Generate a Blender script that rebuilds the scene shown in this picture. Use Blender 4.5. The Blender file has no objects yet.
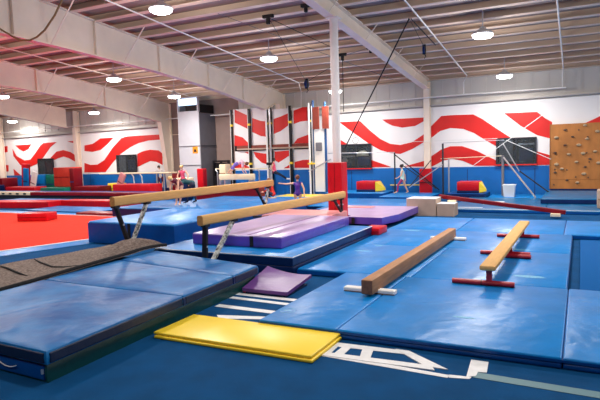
import bpy, bmesh, math, random
from mathutils import Vector, Matrix, noise
C = bpy.context.scene.collection
random.seed(7)
PI = math.pi

# ---------------------------------------------------------------- materials
def lin(c):
    return tuple(((v/255)/12.92 if v/255 <= .04045 else ((v/255+.055)/1.055)**2.4) for v in c)
MATS = {}
def material(name, col, rough=.6, metal=0, bump=0, bscale=20, vary=0, vscale=4, stretch=None, emit=0, spec=None, coat=0, col2=None, wrinkle=0, chalk=0):
    m = bpy.data.materials.new(name); m.use_nodes = True
    nt = m.node_tree; b = nt.nodes['Principled BSDF']
    c = lin(col)
    b.inputs['Base Color'].default_value = (*c, 1)
    b.inputs['Roughness'].default_value = rough
    b.inputs['Metallic'].default_value = metal
    if spec is not None: b.inputs['Specular IOR Level'].default_value = spec
    if coat: b.inputs['Coat Weight'].default_value = coat; b.inputs['Coat Roughness'].default_value = .25
    tc = None
    def coords():
        nonlocal tc
        if tc is None:
            t = nt.nodes.new('ShaderNodeTexCoord'); mp = nt.nodes.new('ShaderNodeMapping')
            nt.links.new(t.outputs['Object'], mp.inputs['Vector'])
            if stretch: mp.inputs['Scale'].default_value = stretch
            tc = mp
        return tc.outputs['Vector']
    if vary or col2:
        n = nt.nodes.new('ShaderNodeTexNoise'); n.inputs['Scale'].default_value = vscale
        n.inputs['Detail'].default_value = 5; nt.links.new(coords(), n.inputs['Vector'])
        r = nt.nodes.new('ShaderNodeValToRGB')
        lo = c if col2 else tuple(v*(1-vary) for v in c)
        hi = lin(col2) if col2 else tuple(min(1, v*(1+vary)) for v in c)
        r.color_ramp.elements[0].position = .35; r.color_ramp.elements[1].position = .65
        r.color_ramp.elements[0].color = (*lo, 1); r.color_ramp.elements[1].color = (*hi, 1)
        nt.links.new(n.outputs['Fac'], r.inputs['Fac']); nt.links.new(r.outputs['Color'], b.inputs['Base Color'])
    if chalk:
        n = nt.nodes.new('ShaderNodeTexNoise'); n.inputs['Scale'].default_value = 1.1; n.inputs['Detail'].default_value = 8; n.inputs['Roughness'].default_value = .68
        nt.links.new(coords(), n.inputs['Vector'])
        r = nt.nodes.new('ShaderNodeValToRGB'); r.color_ramp.elements[0].position = .60; r.color_ramp.elements[1].position = .78
        r.color_ramp.elements[0].color = (0,0,0,1); r.color_ramp.elements[1].color = (chalk, chalk, chalk, 1)
        mx = nt.nodes.new('ShaderNodeMix'); mx.data_type = 'RGBA'
        src = b.inputs['Base Color'].links[0].from_socket if b.inputs['Base Color'].links else None
        nt.links.new(n.outputs['Fac'], r.inputs['Fac']); nt.links.new(r.outputs['Color'], mx.inputs[0])
        if src: nt.links.new(src, mx.inputs[6])
        else: mx.inputs[6].default_value = (*c, 1)
        mx.inputs[7].default_value = (.72, .8, .86, 1)
        nt.links.new(mx.outputs[2], b.inputs['Base Color'])
    if bump:
        prev = None
        if wrinkle:
            n = nt.nodes.new('ShaderNodeTexNoise'); n.noise_type = 'RIDGED_MULTIFRACTAL'; n.inputs['Scale'].default_value = 1.9; n.inputs['Detail'].default_value = 3
            n.inputs['Distortion'].default_value = 1.2
            nt.links.new(coords(), n.inputs['Vector'])
            bw = nt.nodes.new('ShaderNodeBump'); bw.inputs['Strength'].default_value = wrinkle; bw.inputs['Distance'].default_value = .03
            nt.links.new(n.outputs['Fac'], bw.inputs['Height']); prev = bw
        n = nt.nodes.new('ShaderNodeTexNoise'); n.inputs['Scale'].default_value = bscale
        n.inputs['Detail'].default_value = 4; nt.links.new(coords(), n.inputs['Vector'])
        bp = nt.nodes.new('ShaderNodeBump'); bp.inputs['Strength'].default_value = bump
        bp.inputs['Distance'].default_value = .03
        nt.links.new(n.outputs['Fac'], bp.inputs['Height']); nt.links.new(bp.outputs['Normal'], b.inputs['Normal'])
        if prev: nt.links.new(prev.outputs['Normal'], bp.inputs['Normal'])
    if emit:
        b.inputs['Emission Color'].default_value = (*c, 1); b.inputs['Emission Strength'].default_value = emit
    MATS[name] = m
    return m
V = dict(rough=.36, bump=.25, bscale=6, vary=.10, vscale=2.5, spec=.32)
VW = dict(V, wrinkle=.45, chalk=.5)
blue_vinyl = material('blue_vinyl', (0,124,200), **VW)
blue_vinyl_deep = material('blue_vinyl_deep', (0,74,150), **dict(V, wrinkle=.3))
blue_vinyl_pale = material('blue_vinyl_pale', (20,118,184), **{**VW,'col2':(2,86,154),'rough':.42,'chalk':.3,'wrinkle':.7,'spec':.22})
teal_vinyl = material('teal_vinyl', (0,98,148), **VW)
green_vinyl = material('green_vinyl', (12,66,70), **V)
navy_vinyl = material('navy_vinyl', (4,34,84), **V)
purple_sheen_vinyl = material('purple_sheen_vinyl', (186,164,212), **{**V,'rough':.3,'coat':.5,'spec':.6})  # purple vinyl with the pale reflected sheen put into its colour
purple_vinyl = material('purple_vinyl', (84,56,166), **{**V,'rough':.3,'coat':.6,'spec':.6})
plum_vinyl = material('plum_vinyl', (104,62,132), **V)
red_vinyl = material('red_vinyl', (198,14,30), **V)
dark_red_vinyl = material('dark_red_vinyl', (120,8,22), **V)
yellow_vinyl = material('yellow_vinyl', (255,220,56), rough=.36, bump=.06, bscale=3)
yellow_edge = material('yellow_edge', (236,180,16), rough=.4)
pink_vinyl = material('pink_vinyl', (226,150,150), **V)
seam_blue = material('seam_blue', (10,60,120), rough=.5)
carpet_blue = material('carpet_blue', (0,70,120), rough=.95, bump=.35, bscale=260, vary=.12, vscale=3, spec=.15)
carpet_brown = material('carpet_brown', (150,136,128), rough=.98, bump=.6, bscale=160, col2=(104,92,86), vscale=30, spec=.1)
carpet_edge = material('carpet_edge', (18,18,22), rough=.9)
carpet_red = material('carpet_red', (232,58,40), rough=.92, bump=.25, bscale=220, vary=.06, vscale=2, spec=.15)
tape_white = material('tape_white', (226,226,226), rough=.55, vary=.06, vscale=12)
tape_grey = material('tape_grey', (92,130,140), rough=.6)
wall_white = material('wall_white', (232,228,226), rough=.6, vary=.02, vscale=1.5)
wall_metal = material('wall_metal', (200,196,190), rough=.5, vary=.03, vscale=1.2)
wall_tan = material('wall_tan', (150,128,120), rough=.7, vary=.06, vscale=2)
mural_white = material('mural_white', (240,238,238), rough=.5)
mural_red = material('mural_red', (216,26,22), rough=.5, vary=.04, vscale=2)
wall_blue = material('wall_blue', (0,104,184), rough=.42, vary=.05, vscale=1.5)
girt_paint = material('girt_paint', (186,180,176), rough=.55)
steel_cream = material('steel_cream', (238,222,204), rough=.5, vary=.05, vscale=1.3)
purlin_paint = material('purlin_paint', (230,206,184), rough=.6)
insulation = material('insulation', (150,134,128), rough=.55, vary=.05, vscale=1.5)
post_white = material('post_white', (232,224,218), rough=.5)
white_paint = material('white_paint', (236,234,230), rough=.45)
beam_suede = material('beam_suede', (212,164,98), rough=.75, vary=.07, vscale=6, stretch=(6,.8,6), bump=.1, bscale=30)
beam_end = material('beam_end', (176,124,66), rough=.7, vary=.15, vscale=20)
beam_brown = material('beam_brown', (172,120,76), rough=.6, vary=.14, vscale=5, stretch=(5,.6,5))
beam_brown_end = material('beam_brown_end', (120,80,58), rough=.7, vary=.2, vscale=20)
plywood = material('plywood', (176,112,52), rough=.55, vary=.16, vscale=3, stretch=(1,1,.4))
ply_edge = material('ply_edge', (150,96,44), rough=.7)
hold_stone = material('hold_stone', (176,152,122), rough=.8, vary=.2, vscale=30)
hold_dark = material('hold_dark', (92,70,56), rough=.8, vary=.2, vscale=30)
black_metal = material('black_metal', (22,22,26), rough=.45, metal=.3)
dark_steel = material('dark_steel', (60,62,70), rough=.4, metal=.6)
chrome = material('chrome', (206,208,212), rough=.28, metal=.7)
chalky = material('chalky', (30,34,36), rough=.7, col2=(220,224,220), vscale=18)
red_metal = material('red_metal', (176,20,40), rough=.35)
blue_metal = material('blue_metal', (24,82,140), rough=.4)
wood_brown = material('wood_brown', (128,52,38), rough=.5, vary=.1, vscale=8)
tower_white = material('tower_white', (196,198,204), rough=.5, vary=.02)
tower_grey = material('tower_grey', (112,112,120), rough=.6, vary=.04)
glass_dark = material('glass_dark', (26,28,34), rough=.12)
screen_glow = material('screen_glow', (196,226,255), rough=.3, emit=1.6)
orange_sign = material('orange_sign', (236,150,30), rough=.5)
foam_tan = material('foam_tan', (180,156,138), rough=.8, vary=.05, vscale=5)
cream = material('cream', (238,220,186), rough=.6)
bucket_white = material('bucket_white', (226,232,236), rough=.35)
rubber_black = material('rubber_black', (14,14,16), rough=.7)
rope_tan = material('rope_tan', (150,122,84), rough=.8)
lamp_glow = material('lamp_glow', (255,253,250), emit=14)
lamp_body = material('lamp_body', (206,206,208), rough=.4)
skin = material('skin', (226,172,142), rough=.55)
skin_tan = material('skin_tan', (200,146,116), rough=.55)
eye_dark = material('eye_dark', (30,22,20), rough=.3)
lip = material('lip', (176,84,84), rough=.5)

# ---------------------------------------------------------------- mesh helpers
class MB:
    def __init__(s): s.bm = bmesh.new(); s.mi = 0
    def _new(s, vs, fs):
        bv = [s.bm.verts.new(v) for v in vs]; out = []
        for f in fs:
            try:
                g = s.bm.faces.new([bv[i] for i in f]); g.material_index = s.mi; out.append(g)
            except ValueError: pass
        return bv, out
    def box(s, x0, x1, y0, y1, z0, z1, bev=0, seg=2, M=None):
        vs = [Vector((x, y, z)) for x in (x0, x1) for y in (y0, y1) for z in (z0, z1)]
        if M: vs = [M @ v for v in vs]
        bv, fs = s._new(vs, [(0,1,3,2),(4,6,7,5),(0,4,5,1),(2,3,7,6),(0,2,6,4),(1,5,7,3)])
        if bev:
            es = list({e for f in fs for e in f.edges})
            bmesh.ops.bevel(s.bm, geom=es, offset=bev, segments=seg, affect='EDGES', profile=.5)
        return s
    def bar(s, a, b, w, h, bev=0):
        a = Vector(a); b = Vector(b); d = b-a; L = d.length; d.normalize()
        up = Vector((0,0,1)) if abs(d.z) < .95 else Vector((0,1,0))
        x = d.cross(up).normalized(); z = x.cross(d)
        M = Matrix((x, d, z)).transposed().to_4x4(); M.translation = a
        return s.box(-w/2, w/2, 0, L, -h/2, h/2, bev, 2, M)
    def cyl(s, a, b, r, r2=None, n=12, cap=True):
        a = Vector(a); b = Vector(b); d = (b-a).normalized(); r2 = r if r2 is None else r2
        up = Vector((0,0,1)) if abs(d.z) < .9 else Vector((1,0,0))
        x = d.cross(up).normalized(); y = d.cross(x)
        vs = []
        for p, q in ((a, r), (b, r2)):
            for i in range(n):
                t = 2*PI*i/n; vs.append(p + x*math.cos(t)*q + y*math.sin(t)*q)
        fs = [(i, (i+1) % n, n+(i+1) % n, n+i) for i in range(n)]
        if cap: fs += [tuple(range(n))[::-1], tuple(range(n, 2*n))]
        s._new(vs, fs); return s
    def tube(s, pts, r, n=8):
        pts = [Vector(p) for p in pts]; rings = []
        for i, p in enumerate(pts):
            d = (pts[min(i+1, len(pts)-1)] - pts[max(i-1, 0)]).normalized()
            up = Vector((0,0,1)) if abs(d.z) < .9 else Vector((1,0,0))
            x = d.cross(up).normalized(); y = d.cross(x)
            rr = r[i] if isinstance(r, (list, tuple)) else r
            rings.append([p + (x*math.cos(2*PI*k/n) + y*math.sin(2*PI*k/n))*rr for k in range(n)])
        vs = [v for g in rings for v in g]; fs = []
        for i in range(len(pts)-1):
            for k in range(n):
                fs.append((i*n+k, i*n+(k+1) % n, (i+1)*n+(k+1) % n, (i+1)*n+k))
        fs += [tuple(range(n))[::-1], tuple(range((len(pts)-1)*n, len(pts)*n))]
        s._new(vs, fs); return s
    def ball(s, c, r, sc=(1,1,1), n=10):
        M = Matrix.Translation(c) @ Matrix.Diagonal((*sc, 1))
        g = bmesh.ops.create_uvsphere(s.bm, u_segments=n+4, v_segments=n, radius=r, matrix=M)
        for f in {f for v in g['verts'] for f in v.link_faces}: f.material_index = s.mi
        return s
    def lathe(s, prof, c=(0,0,0), n=20):
        c = Vector(c); vs = []; m = len(prof)
        for i in range(n):
            t = 2*PI*i/n
            for r, z in prof: vs.append(c + Vector((r*math.cos(t), r*math.sin(t), z)))
        fs = [(i*m+j, ((i+1) % n)*m+j, ((i+1) % n)*m+j+1, i*m+j+1) for i in range(n) for j in range(m-1)]
        s._new(vs, fs); return s
    def prism(s, poly, f0, f1):
        """poly: 2-D points; f0/f1: functions 2-D point -> 3-D point (the two caps)"""
        n = len(poly); vs = [f0(p) for p in poly] + [f1(p) for p in poly]
        fs = [tuple(range(n)), tuple(range(n, 2*n))[::-1]] + [(i, n+i, n+(i+1) % n, (i+1) % n) for i in range(n)]
        s._new(vs, fs); return s
    def build(s, name, mats, parent=None, loc=None, smooth=None, fix=True):
        if fix: bmesh.ops.recalc_face_normals(s.bm, faces=s.bm.faces[:])
        me = bpy.data.meshes.new(name); s.bm.to_mesh(me); s.bm.free()
        for m in (mats if isinstance(mats, (list, tuple)) else [mats]): me.materials.append(m)
        if smooth:
            for p in me.polygons: p.use_smooth = True
            try: me.set_sharp_from_angle(angle=math.radians(smooth))
            except Exception: pass
        o = bpy.data.objects.new(name, me); C.objects.link(o)
        if parent: o.parent = parent
        if loc: o.location = loc
        return o
def thing(name, label, cat, loc=(0,0,0), rotz=0, group=None):
    o = bpy.data.objects.new(name, None); C.objects.link(o); o.empty_display_size = .1
    o.location = loc; o.rotation_euler = (0,0,rotz); o['label'] = label; o['category'] = cat
    if group: o['group'] = group
    return o
def tag(o, label, cat, group=None, kind=None):
    o['label'] = label; o['category'] = cat
    if group: o['group'] = group
    if kind: o['kind'] = kind
    return o
def struct(o): o['kind'] = 'structure'; return o
def dup(root, loc, label, rotz=None):
    r = root.copy(); C.objects.link(r); r.location = loc; r['label'] = label
    if rotz is not None: r.rotation_euler = (0,0,rotz)
    for ch in list(root.children):
        c = ch.copy(); C.objects.link(c); c.parent = r
        for g in ch.children:
            d = g.copy(); C.objects.link(d); d.parent = c
    return r
def catenary(a, b, sag, n=16):
    a = Vector(a); b = Vector(b)
    return [a.lerp(b, i/n) - Vector((0,0,sag*4*(i/n)*(1-i/n))) for i in range(n+1)]

# ---------------------------------------------------------------- camera
cam = bpy.data.objects.new('camera', bpy.data.cameras.new('camera')); C.objects.link(cam)
cr, cu, cf = Vector((.89165014,.45167789,-.03077508)), Vector((-.0111695,.08990436,.99588777)), Vector((-.4525873,.88763973,-.08520825))
Mc = Matrix((cr, cu, -cf)).transposed().to_4x4(); Mc.translation = Vector((0,0,1.9)); cam.matrix_world = Mc
cam.data.sensor_width = 36; cam.data.lens = 552.84/600*36; cam.data.clip_end = 200
bpy.context.scene.camera = cam
EXPO = 0.0
MURAL_RIGHT=[[(-7.43, 3.17), (-5.56, 3.16), (-5.67, 3.02), (-6.04, 2.84), (-6.58, 2.8), (-7.0, 2.9), (-7.26, 3.04)], [(-9.37, 3.17), (-8.41, 3.16), (-8.01, 2.77), (-7.53, 2.37), (-7.1, 2.15), (-6.67, 2.09), (-6.17, 2.19), (-5.67, 2.5), (-5.3, 2.88), (-4.98, 3.18), (-4.63, 3.19), (-3.75, 3.17), (-3.42, 2.98), (-2.87, 2.57), (-2.37, 2.21), (-2.37, 1.91), (-2.91, 1.92), (-3.31, 2.17), (-3.72, 2.45), (-4.13, 2.63), (-4.63, 2.69), (-5.03, 2.59), (-5.39, 2.33), (-5.68, 2.18), (-6.17, 1.91), (-6.68, 1.72), (-7.11, 1.77), (-7.54, 1.91), (-8.02, 2.18), (-8.51, 2.53), (-8.96, 2.85)], [(-6.52, 1.2), (-6.01, 1.33), (-5.56, 1.45), (-5.32, 1.64), (-5.0, 1.85), (-4.64, 1.97), (-4.18, 1.96), (-3.61, 1.75), (-2.94, 1.39), (-2.76, 1.31), (-2.76, 1.17), (-3.72, 1.18), (-4.14, 1.38), (-4.57, 1.47), (-4.92, 1.41), (-5.24, 1.24), (-5.4, 1.17)], [(-7.95, 1.5), (-7.55, 1.36), (-7.07, 1.19), (-7.95, 1.19)], [(-9.37, 2.42), (-8.98, 2.19), (-9.17, 2.09), (-9.38, 2.09)], [(-2.62, 3.15), (-1.47, 3.13), (-1.2, 2.89), (-0.96, 2.73), (-0.96, 2.12), (-1.47, 2.28), (-2.05, 2.66)], [(-1.5, 1.69), (-0.97, 1.51), (-0.97, 1.17), (-2.8, 1.17), (-2.8, 1.27), (-1.49, 1.27)], [(0.05, 2.61), (0.33, 2.74), (0.64, 2.89), (0.76, 2.68), (0.77, 2.5)]]
MURAL_LEFT=[[(-30.73, 2.87), (-29.28, 2.91), (-29.58, 2.62), (-30.04, 2.49), (-30.39, 2.63)], [(-31.03, 2.67), (-30.71, 2.23), (-30.01, 1.94), (-29.47, 1.99), (-28.98, 2.37), (-28.5, 2.8), (-28.22, 2.93), (-27.12, 2.95), (-27.65, 2.68), (-28.31, 2.11), (-28.96, 1.71), (-29.79, 1.49), (-30.41, 1.68), (-30.99, 2.24)], [(-27.71, 2.04), (-27.17, 2.4), (-26.58, 2.47), (-26.02, 2.34), (-25.41, 2.02), (-25.44, 1.68), (-26.22, 2.01), (-26.62, 2.1), (-27.13, 2.0), (-27.39, 1.92)], [(-26.21, 2.95), (-25.32, 2.98), (-25.34, 2.74)], [(-31.08, 1.45), (-30.39, 1.01), (-31.04, 1.02)], [(-32.93, 2.82), (-31.48, 2.86), (-31.52, 2.5), (-32.98, 2.38)], [(-33.07, 1.66), (-31.52, 1.7), (-31.57, 1.3), (-33.12, 1.22)], [(-24.87, 2.68), (-24.25, 2.74), (-23.61, 3.02), (-22.64, 3.03), (-23.11, 2.7), (-23.67, 2.39), (-24.29, 2.3), (-24.9, 2.37)], [(-24.96, 1.7), (-24.5, 1.58), (-23.96, 1.59), (-23.41, 1.83), (-22.76, 2.47), (-22.06, 2.98), (-21.63, 3.05), (-19.23, 3.06), (-19.25, 2.8), (-20.19, 2.78), (-20.88, 2.67), (-21.46, 2.48), (-22.2, 2.13), (-22.83, 1.66), (-23.39, 1.17), (-25.01, 1.17)], [(-21.0, 2.1), (-20.57, 2.24), (-20.09, 2.3), (-19.55, 2.25), (-19.29, 2.08), (-19.33, 1.49), (-19.72, 1.66), (-20.13, 1.71), (-20.62, 1.56), (-21.05, 1.41)]]
PANEL_X=[(-14.37, -13.52), (-13.42, -12.6), (-12.29, -11.46), (-11.28, -10.48)]
PANEL_STRIPES=[(0, [(-14.28, 4.0), (-13.46, 3.6), (-13.48, 3.0), (-14.31, 3.38)]), (0, [(-14.34, 2.81), (-13.9, 2.68), (-13.51, 2.32), (-13.52, 2.28), (-14.36, 2.3)]), (1, [(-13.35, 3.54), (-12.91, 3.38), (-12.55, 3.34), (-12.58, 2.65), (-12.94, 2.71), (-13.38, 2.91)]), (2, [(-12.24, 3.43), (-11.88, 3.52), (-11.4, 3.67), (-11.41, 3.17), (-11.9, 2.88), (-12.26, 2.77)]), (3, [(-11.22, 3.74), (-10.78, 3.88), (-10.41, 3.99), (-10.44, 3.27), (-10.9, 3.25), (-11.24, 3.16)]), (3, [(-11.27, 2.31), (-11.07, 2.52), (-10.46, 2.69), (-10.47, 2.3)]), (0, [(-14.4, 1.52), (-13.96, 1.46), (-13.56, 1.3), (-13.56, 1.23), (-14.41, 1.22)]), (0, [(-13.83, 2.01), (-13.53, 2.0), (-13.54, 1.87)]), (1, [(-13.34, 2.0), (-12.61, 1.89), (-12.63, 1.42), (-12.94, 1.51), (-13.24, 1.77)]), (2, [(-12.24, 1.98), (-11.46, 2.02), (-11.46, 1.81), (-12.06, 1.49), (-12.26, 1.61)]), (2, [(-11.81, 1.23), (-11.48, 1.4), (-11.49, 1.23)]), (3, [(-11.25, 1.5), (-10.85, 1.58), (-10.49, 1.59), (-10.5, 1.23), (-11.26, 1.24)])]
HOLDS=[(-0.53, 2.42), (0.11, 2.56), (-0.81, 2.16), (-0.28, 2.17), (0.18, 2.08), (0.5, 2.33), (-0.52, 1.88), (-0.4, 1.55), (0.06, 1.57), (0.28, 1.37), (-0.15, 1.27), (-0.8, 1.19), (0.13, 1.09), (-0.62, 1.03), (0.09, 0.84), (-0.45, 0.62), (-0.11, 0.53), (0.55, 1.22), (-0.84, 0.9), (0.43, 1.63), (-0.08, 1.87), (-0.85, 1.62)]

# ================================================================ THE SETTING
WY = 22.4
def roof_z(y): return 4.8 + .1*(WY - y)
X0, X1, Y0 = -44, 8, -8
struct(MB().box(X0, X1, Y0, WY, -.2, 0).build('floor', carpet_blue))
WT = -19.15, -14.55       # bare tan stretch of the back wall beside the tower
m = MB()
m.box(X0, WT[0], WY, WY+.2, 0, 4.85); m.box(WT[1], X1, WY, WY+.2, 0, 4.85)
wb = struct(m.build('wall_back', wall_metal))
struct(MB().box(WT[0], WT[1], WY-.02, WY+.2, 0, 4.85).build('wall_back_bare', wall_tan))
def wp(off): return lambda p: Vector((p[0], WY-off, p[1]))
# painted mural field and blue dado, both painted on the wall
def gz(x, a, b): return a + (b-a)*(x+32)/33
for nm, (xa, xb) in (('wall_mural_left', (-40, WT[0])), ('wall_mural_right', (WT[1], X1))):
    m = MB()
    m.prism([(xa, 1), (xb, 1), (xb, gz(xb, 3.28, 3.6)), (xa, gz(xa, 3.28, 3.6))], wp(0), wp(.03))
    fld = struct(m.build(nm, mural_white))
    m = MB()
    for poly in (MURAL_LEFT if 'left' in nm else MURAL_RIGHT): m.prism(poly, wp(.03), wp(.042))
    o = m.build('stripe_paint', mural_red, fld); o['label'] = 'red wavy stripes'
    m = MB()
    if 'left' in nm: m.prism([(xa, 0), (xb, 0), (xb, 1.08), (xa, 1.02)], wp(0), wp(.05))
    else: m.prism([(xa, 0), (xb, 0), (xb, 1.15), (xa, 1.14)], wp(0), wp(.05))
    o = m.build('dado_paint', wall_blue, fld); o['label'] = 'blue painted lower wall'
    m = MB()
    for k in range(60):
        x = xa + .8 + k*2.44
        if x > xb-.1: break
        m.box(x, x+.03, WY-.056, WY-.048, 0, 1.06)
    m.build('dado_seam', seam_blue, fld)
# vertical ribs of the metal sheet above the mural
m = MB()
x = X0
while x < X1:
    if not WT[0]-.1 < x < WT[1]+.1: m.box(x, x+.03, WY-.02, WY, 3.6, 4.8)
    x += .55
m.build('wall_rib', wall_metal, wb)
# girts
m = MB()
m.bar((-40, WY-.09, gz(-40, 3.34, 3.68)), (WT[0], WY-.09, gz(WT[0], 3.34, 3.68)), .16, .05)
m.bar((WT[1], WY-.09, gz(WT[1], 3.34, 3.68)), (X1, WY-.09, gz(X1, 3.34, 3.68)), .16, .05)
struct(m.build('trim_1', girt_paint))
struct(MB().box(X0-.2, X0, Y0, WY+.2, 0, 8.2).build('wall_left', wall_metal))
struct(MB().box(X1, X1+.2, Y0, WY+.2, 0, 8.2).build('wall_right', wall_metal))
struct(MB().box(X0, X1, Y0-.2, Y0, 0, 8.2).build('wall_front', wall_metal))
# ceiling: vinyl-faced insulation sagging between purlins
PS = .83; p0 = 22.35
m = MB(); vs = []; fs = []
ny = int((p0-Y0)/PS*4)
for j in range(ny+1):
    y = p0 - j*PS/4
    sag = .07*math.sin(PI*(j % 4)/4)
    z = roof_z(y) - sag
    vs += [Vector((X0, y, z)), Vector((X1, y, z))]
for j in range(ny): fs.append((2*j, 2*j+1, 2*j+3, 2*j+2))
for j in range(ny+1): vs += [Vector((X0, vs[2*j].y, vs[2*j].z+.15)), Vector((X1, vs[2*j].y, vs[2*j].z+.15))]
n2 = 2*(ny+1)
for j in range(ny): fs.append((n2+2*j+2, n2+2*j+3, n2+2*j+1, n2+2*j))
m._new(vs, fs)
ceil = struct(m.build('ceiling', insulation, smooth=50, fix=False))
m = MB()
for j in range(int((p0-Y0)/PS)+1):
    y = p0 - j*PS; z = roof_z(y)
    m.box(X0, X1, y-.012, y+.012, z-.2, z)
    m.box(X0, X1, y-.2, y+.012, z-.205, z-.19)
m.build('purlin', purlin_paint, ceil)

# ---------------------------------------------------------------- steel frames
NF = 1
def frame(X, prof, label, colbase, coltop, stiff, post=False):
    global NF
    NF += 1
    t = bpy.data.objects.new('trim_%d' % NF, None); C.objects.link(t); t.location = (X, WY-.15, 0); t['kind'] = 'structure'; t['label'] = label
    L = lambda y, z, dx=0: Vector((dx, y-(WY-.15), z))
    top = [(y, roof_z(y)-.205) for y, d in prof]; bot = [(y, roof_z(y)-.205-d) for y, d in prof]
    poly = top + bot[::-1]
    MB().prism(poly, lambda p: L(*p, -.012), lambda p: L(*p, .012)).build('rafter_web', steel_cream, t)
    fw = .12
    for nm, pts in (('rafter_flange', top), ('rafter_flange', bot)):
        m = MB()
        for a, b in zip(pts, pts[1:]): m.bar(L(*a), L(*b), 2*fw, .03)
        m.build(nm, steel_cream, t)
    kz = bot[0][1]
    cp = [(WY-.08, 0), (WY-colbase, 0), (WY-coltop, kz), (WY-coltop, roof_z(WY-coltop)-.22), (WY-.08, roof_z(WY)-.22)]
    MB().prism(cp, lambda p: L(*p, -.012), lambda p: L(*p, .012)).build('column_web', steel_cream, t)
    m = MB(); m.bar(L(*cp[1]), L(*cp[2]), 2*fw, .03); m.build('column_flange', steel_cream, t)
    m = MB(); m.box(-fw, fw, -.0, .05, 0, roof_z(WY)-.25); m.build('column_flange', steel_cream, t)
    if stiff:
        for y in stiff:
            m = MB()
            d = [b for b in zip(prof, prof[1:]) if b[1][0] <= y <= b[0][0]]
            (ya, da), (yb, db) = d[0]; dd = da + (db-da)*(y-ya)/(yb-ya)
            m.box(.012, .1, y-(WY-.15)-.008, y-(WY-.15)+.008, roof_z(y)-.205-dd, roof_z(y)-.21)
            m.build('stiffener', steel_cream, t)
    # flange braces up to the purlins
    for k in range(3, 20, 3):
        y = p0 - k*PS
        d = [b for b in zip(prof, prof[1:]) if b[1][0] <= y <= b[0][0]]
        if not d: continue
        (ya, da), (yb, db) = d[0]; dd = da + (db-da)*(y-ya)/(yb-ya)
        m = MB()
        m.bar(L(y, roof_z(y)-.22-dd, .1), L(y, roof_z(y)-.2, .1+dd*.95), .035, .012)
        m.build('flange_brace', steel_cream, t)
    return t
deep = [(WY-.9, 1.02), (20.6, 1.0), (17.4, .84), (15.5, .82), (13.6, .85), (10.26, 1.0), (8.6, 1.1), (4, 1.35), (Y0+.05, 1.5)]
shallow = [(WY-.3, .36), (17, .38), (13.4, .38), (8, .4), (Y0+.05, .42)]
frame(-5.5, shallow, 'slim cream steel frame carried by the white pole with the red pad', .3, .3, None)
frame(-12.07, [(WY-.62, .55), (21.45, .6), (20.6, 1.0)] + deep[2:], 'deep cream roof girder crossing the top left, nearest the camera', .3, .62, [18.9, 16.6, 14.0, 11.4, 8.9])
frame(-18.65, deep, 'deep cream roof girder second from the camera, ending by the white tower', .35, .9, [18.0, 14.6])
frame(-25.2, deep, 'shadowed roof girder third from the camera, with tapered column between the striped walls', .28, .42, [17])
frame(-31.8, deep, 'farthest steel frame, column at the left edge of the striped wall', .35, .9, None)

# centre post and pad
t = thing('centre_post', 'tall round white pole standing mid hall under the slim roof girder', 'pole', (-5.45, 12.8, 0))
MB().cyl((0,0,0), (0,0,5.15), .105, n=24).build('shaft', post_white, t, smooth=40)
MB().box(-.16, .16, -.16, .16, 5.15, 5.17).build('cap_plate', post_white, t)
MB().box(-.16, .16, -.16, .16, 0, .02).build('base_plate', post_white, t)
t = thing('post_pad', 'tall square red vinyl pad wrapped around the mid hall white pole', 'pad', (-5.45, 12.8, .01))
m = MB()
for a in range(4):
    M = Matrix.Rotation(a*PI/2, 4, 'Z')
    m.box(-.19, .115, .11, .19, 0, 1.62, .015, 2, M)
m.build('foam_sleeve', red_vinyl, t)
m = MB(); m.box(-.006, .006, -.194, -.19, .02, 1.6); m.build('closure_flap', dark_red_vinyl, t)
for X, lab in ((-5.5, 'red pad on the wall column right of the walking girl'), (-25.2, 'red pad at the foot of the column in the left striped wall')):
    t = thing('column_pad', lab, 'pad', (X, 21.86, 0))
    MB().box(-.24, .24, -.1, .1, .05, 1.12 if X > -10 else 1.2, .03).build('foam_pad', red_vinyl if X > -10 else dark_red_vinyl, t)
    MB().box(-.24, .24, -.112, -.1, .55, .6).build('strap', dark_red_vinyl, t)

# ---------------------------------------------------------------- pipes
def pipe(label, pts, r=.022, mat=white_paint, cat='pipe', name='conduit_pipe'):
    o = MB().tube(pts, r, 8).build(name, mat, smooth=60); tag(o, label, cat, 'conduits and pipes' if cat == 'pipe' else None); return o
def rp(x, y, off=.23): return (x, y, roof_z(y)-off)
pipe('white conduit under the roof above the middle of the hall, dropping at the banners', [rp(-10.5, 0), rp(-10.35, 20.5), (-10.95, 21.9, 4.55), (-11.0, 21.95, 3.86)])
pipe('white conduit under the roof right of the slim girder, dropping to the high pipe', [rp(-3.7, 0), rp(-3.9, 21.9), (-4.05, 22.05, 4.4), (-4.05, 22.05, 3.95)])
pipe('white conduit under the roof at far right, above the climbing board', [rp(-.45, 0), rp(-.6, 21.9), (-.62, 22.05, 4.4), (-.62, 22.05, 3.95)])
pipe('thin cream conduit crossing the ceiling between the two big left girders', [rp(-17.2, 3), rp(-16.4, 21)], .02, steel_cream)
pipe('long white pipe running level high on the back wall', [(-31.6, 22.1, 3.66), (-25.2, 22.0, 3.75), (-17, 22.0, 3.80), (-11, 21.98, 3.83), (-4.5, 22.05, 3.93), (-.5, 22.05, 3.92)], .028)
# sagging hose at upper left
pipe('tan hose sagging in a loop in front of the big left girder', [(-9.7, 8.5, 5.75), (-9.84, 8.5, 5.28), (-10.09, 8.5, 5.0), (-10.43, 8.5, 4.73), (-10.7, 8.5, 4.61), (-10.93, 8.5, 4.57), (-11.2, 8.5, 4.6), (-11.42, 8.5, 4.68), (-11.92, 8.5, 4.94), (-12.3, 8.5, 5.2)], .022, rope_tan, 'hose', 'hanging_hose')

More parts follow.
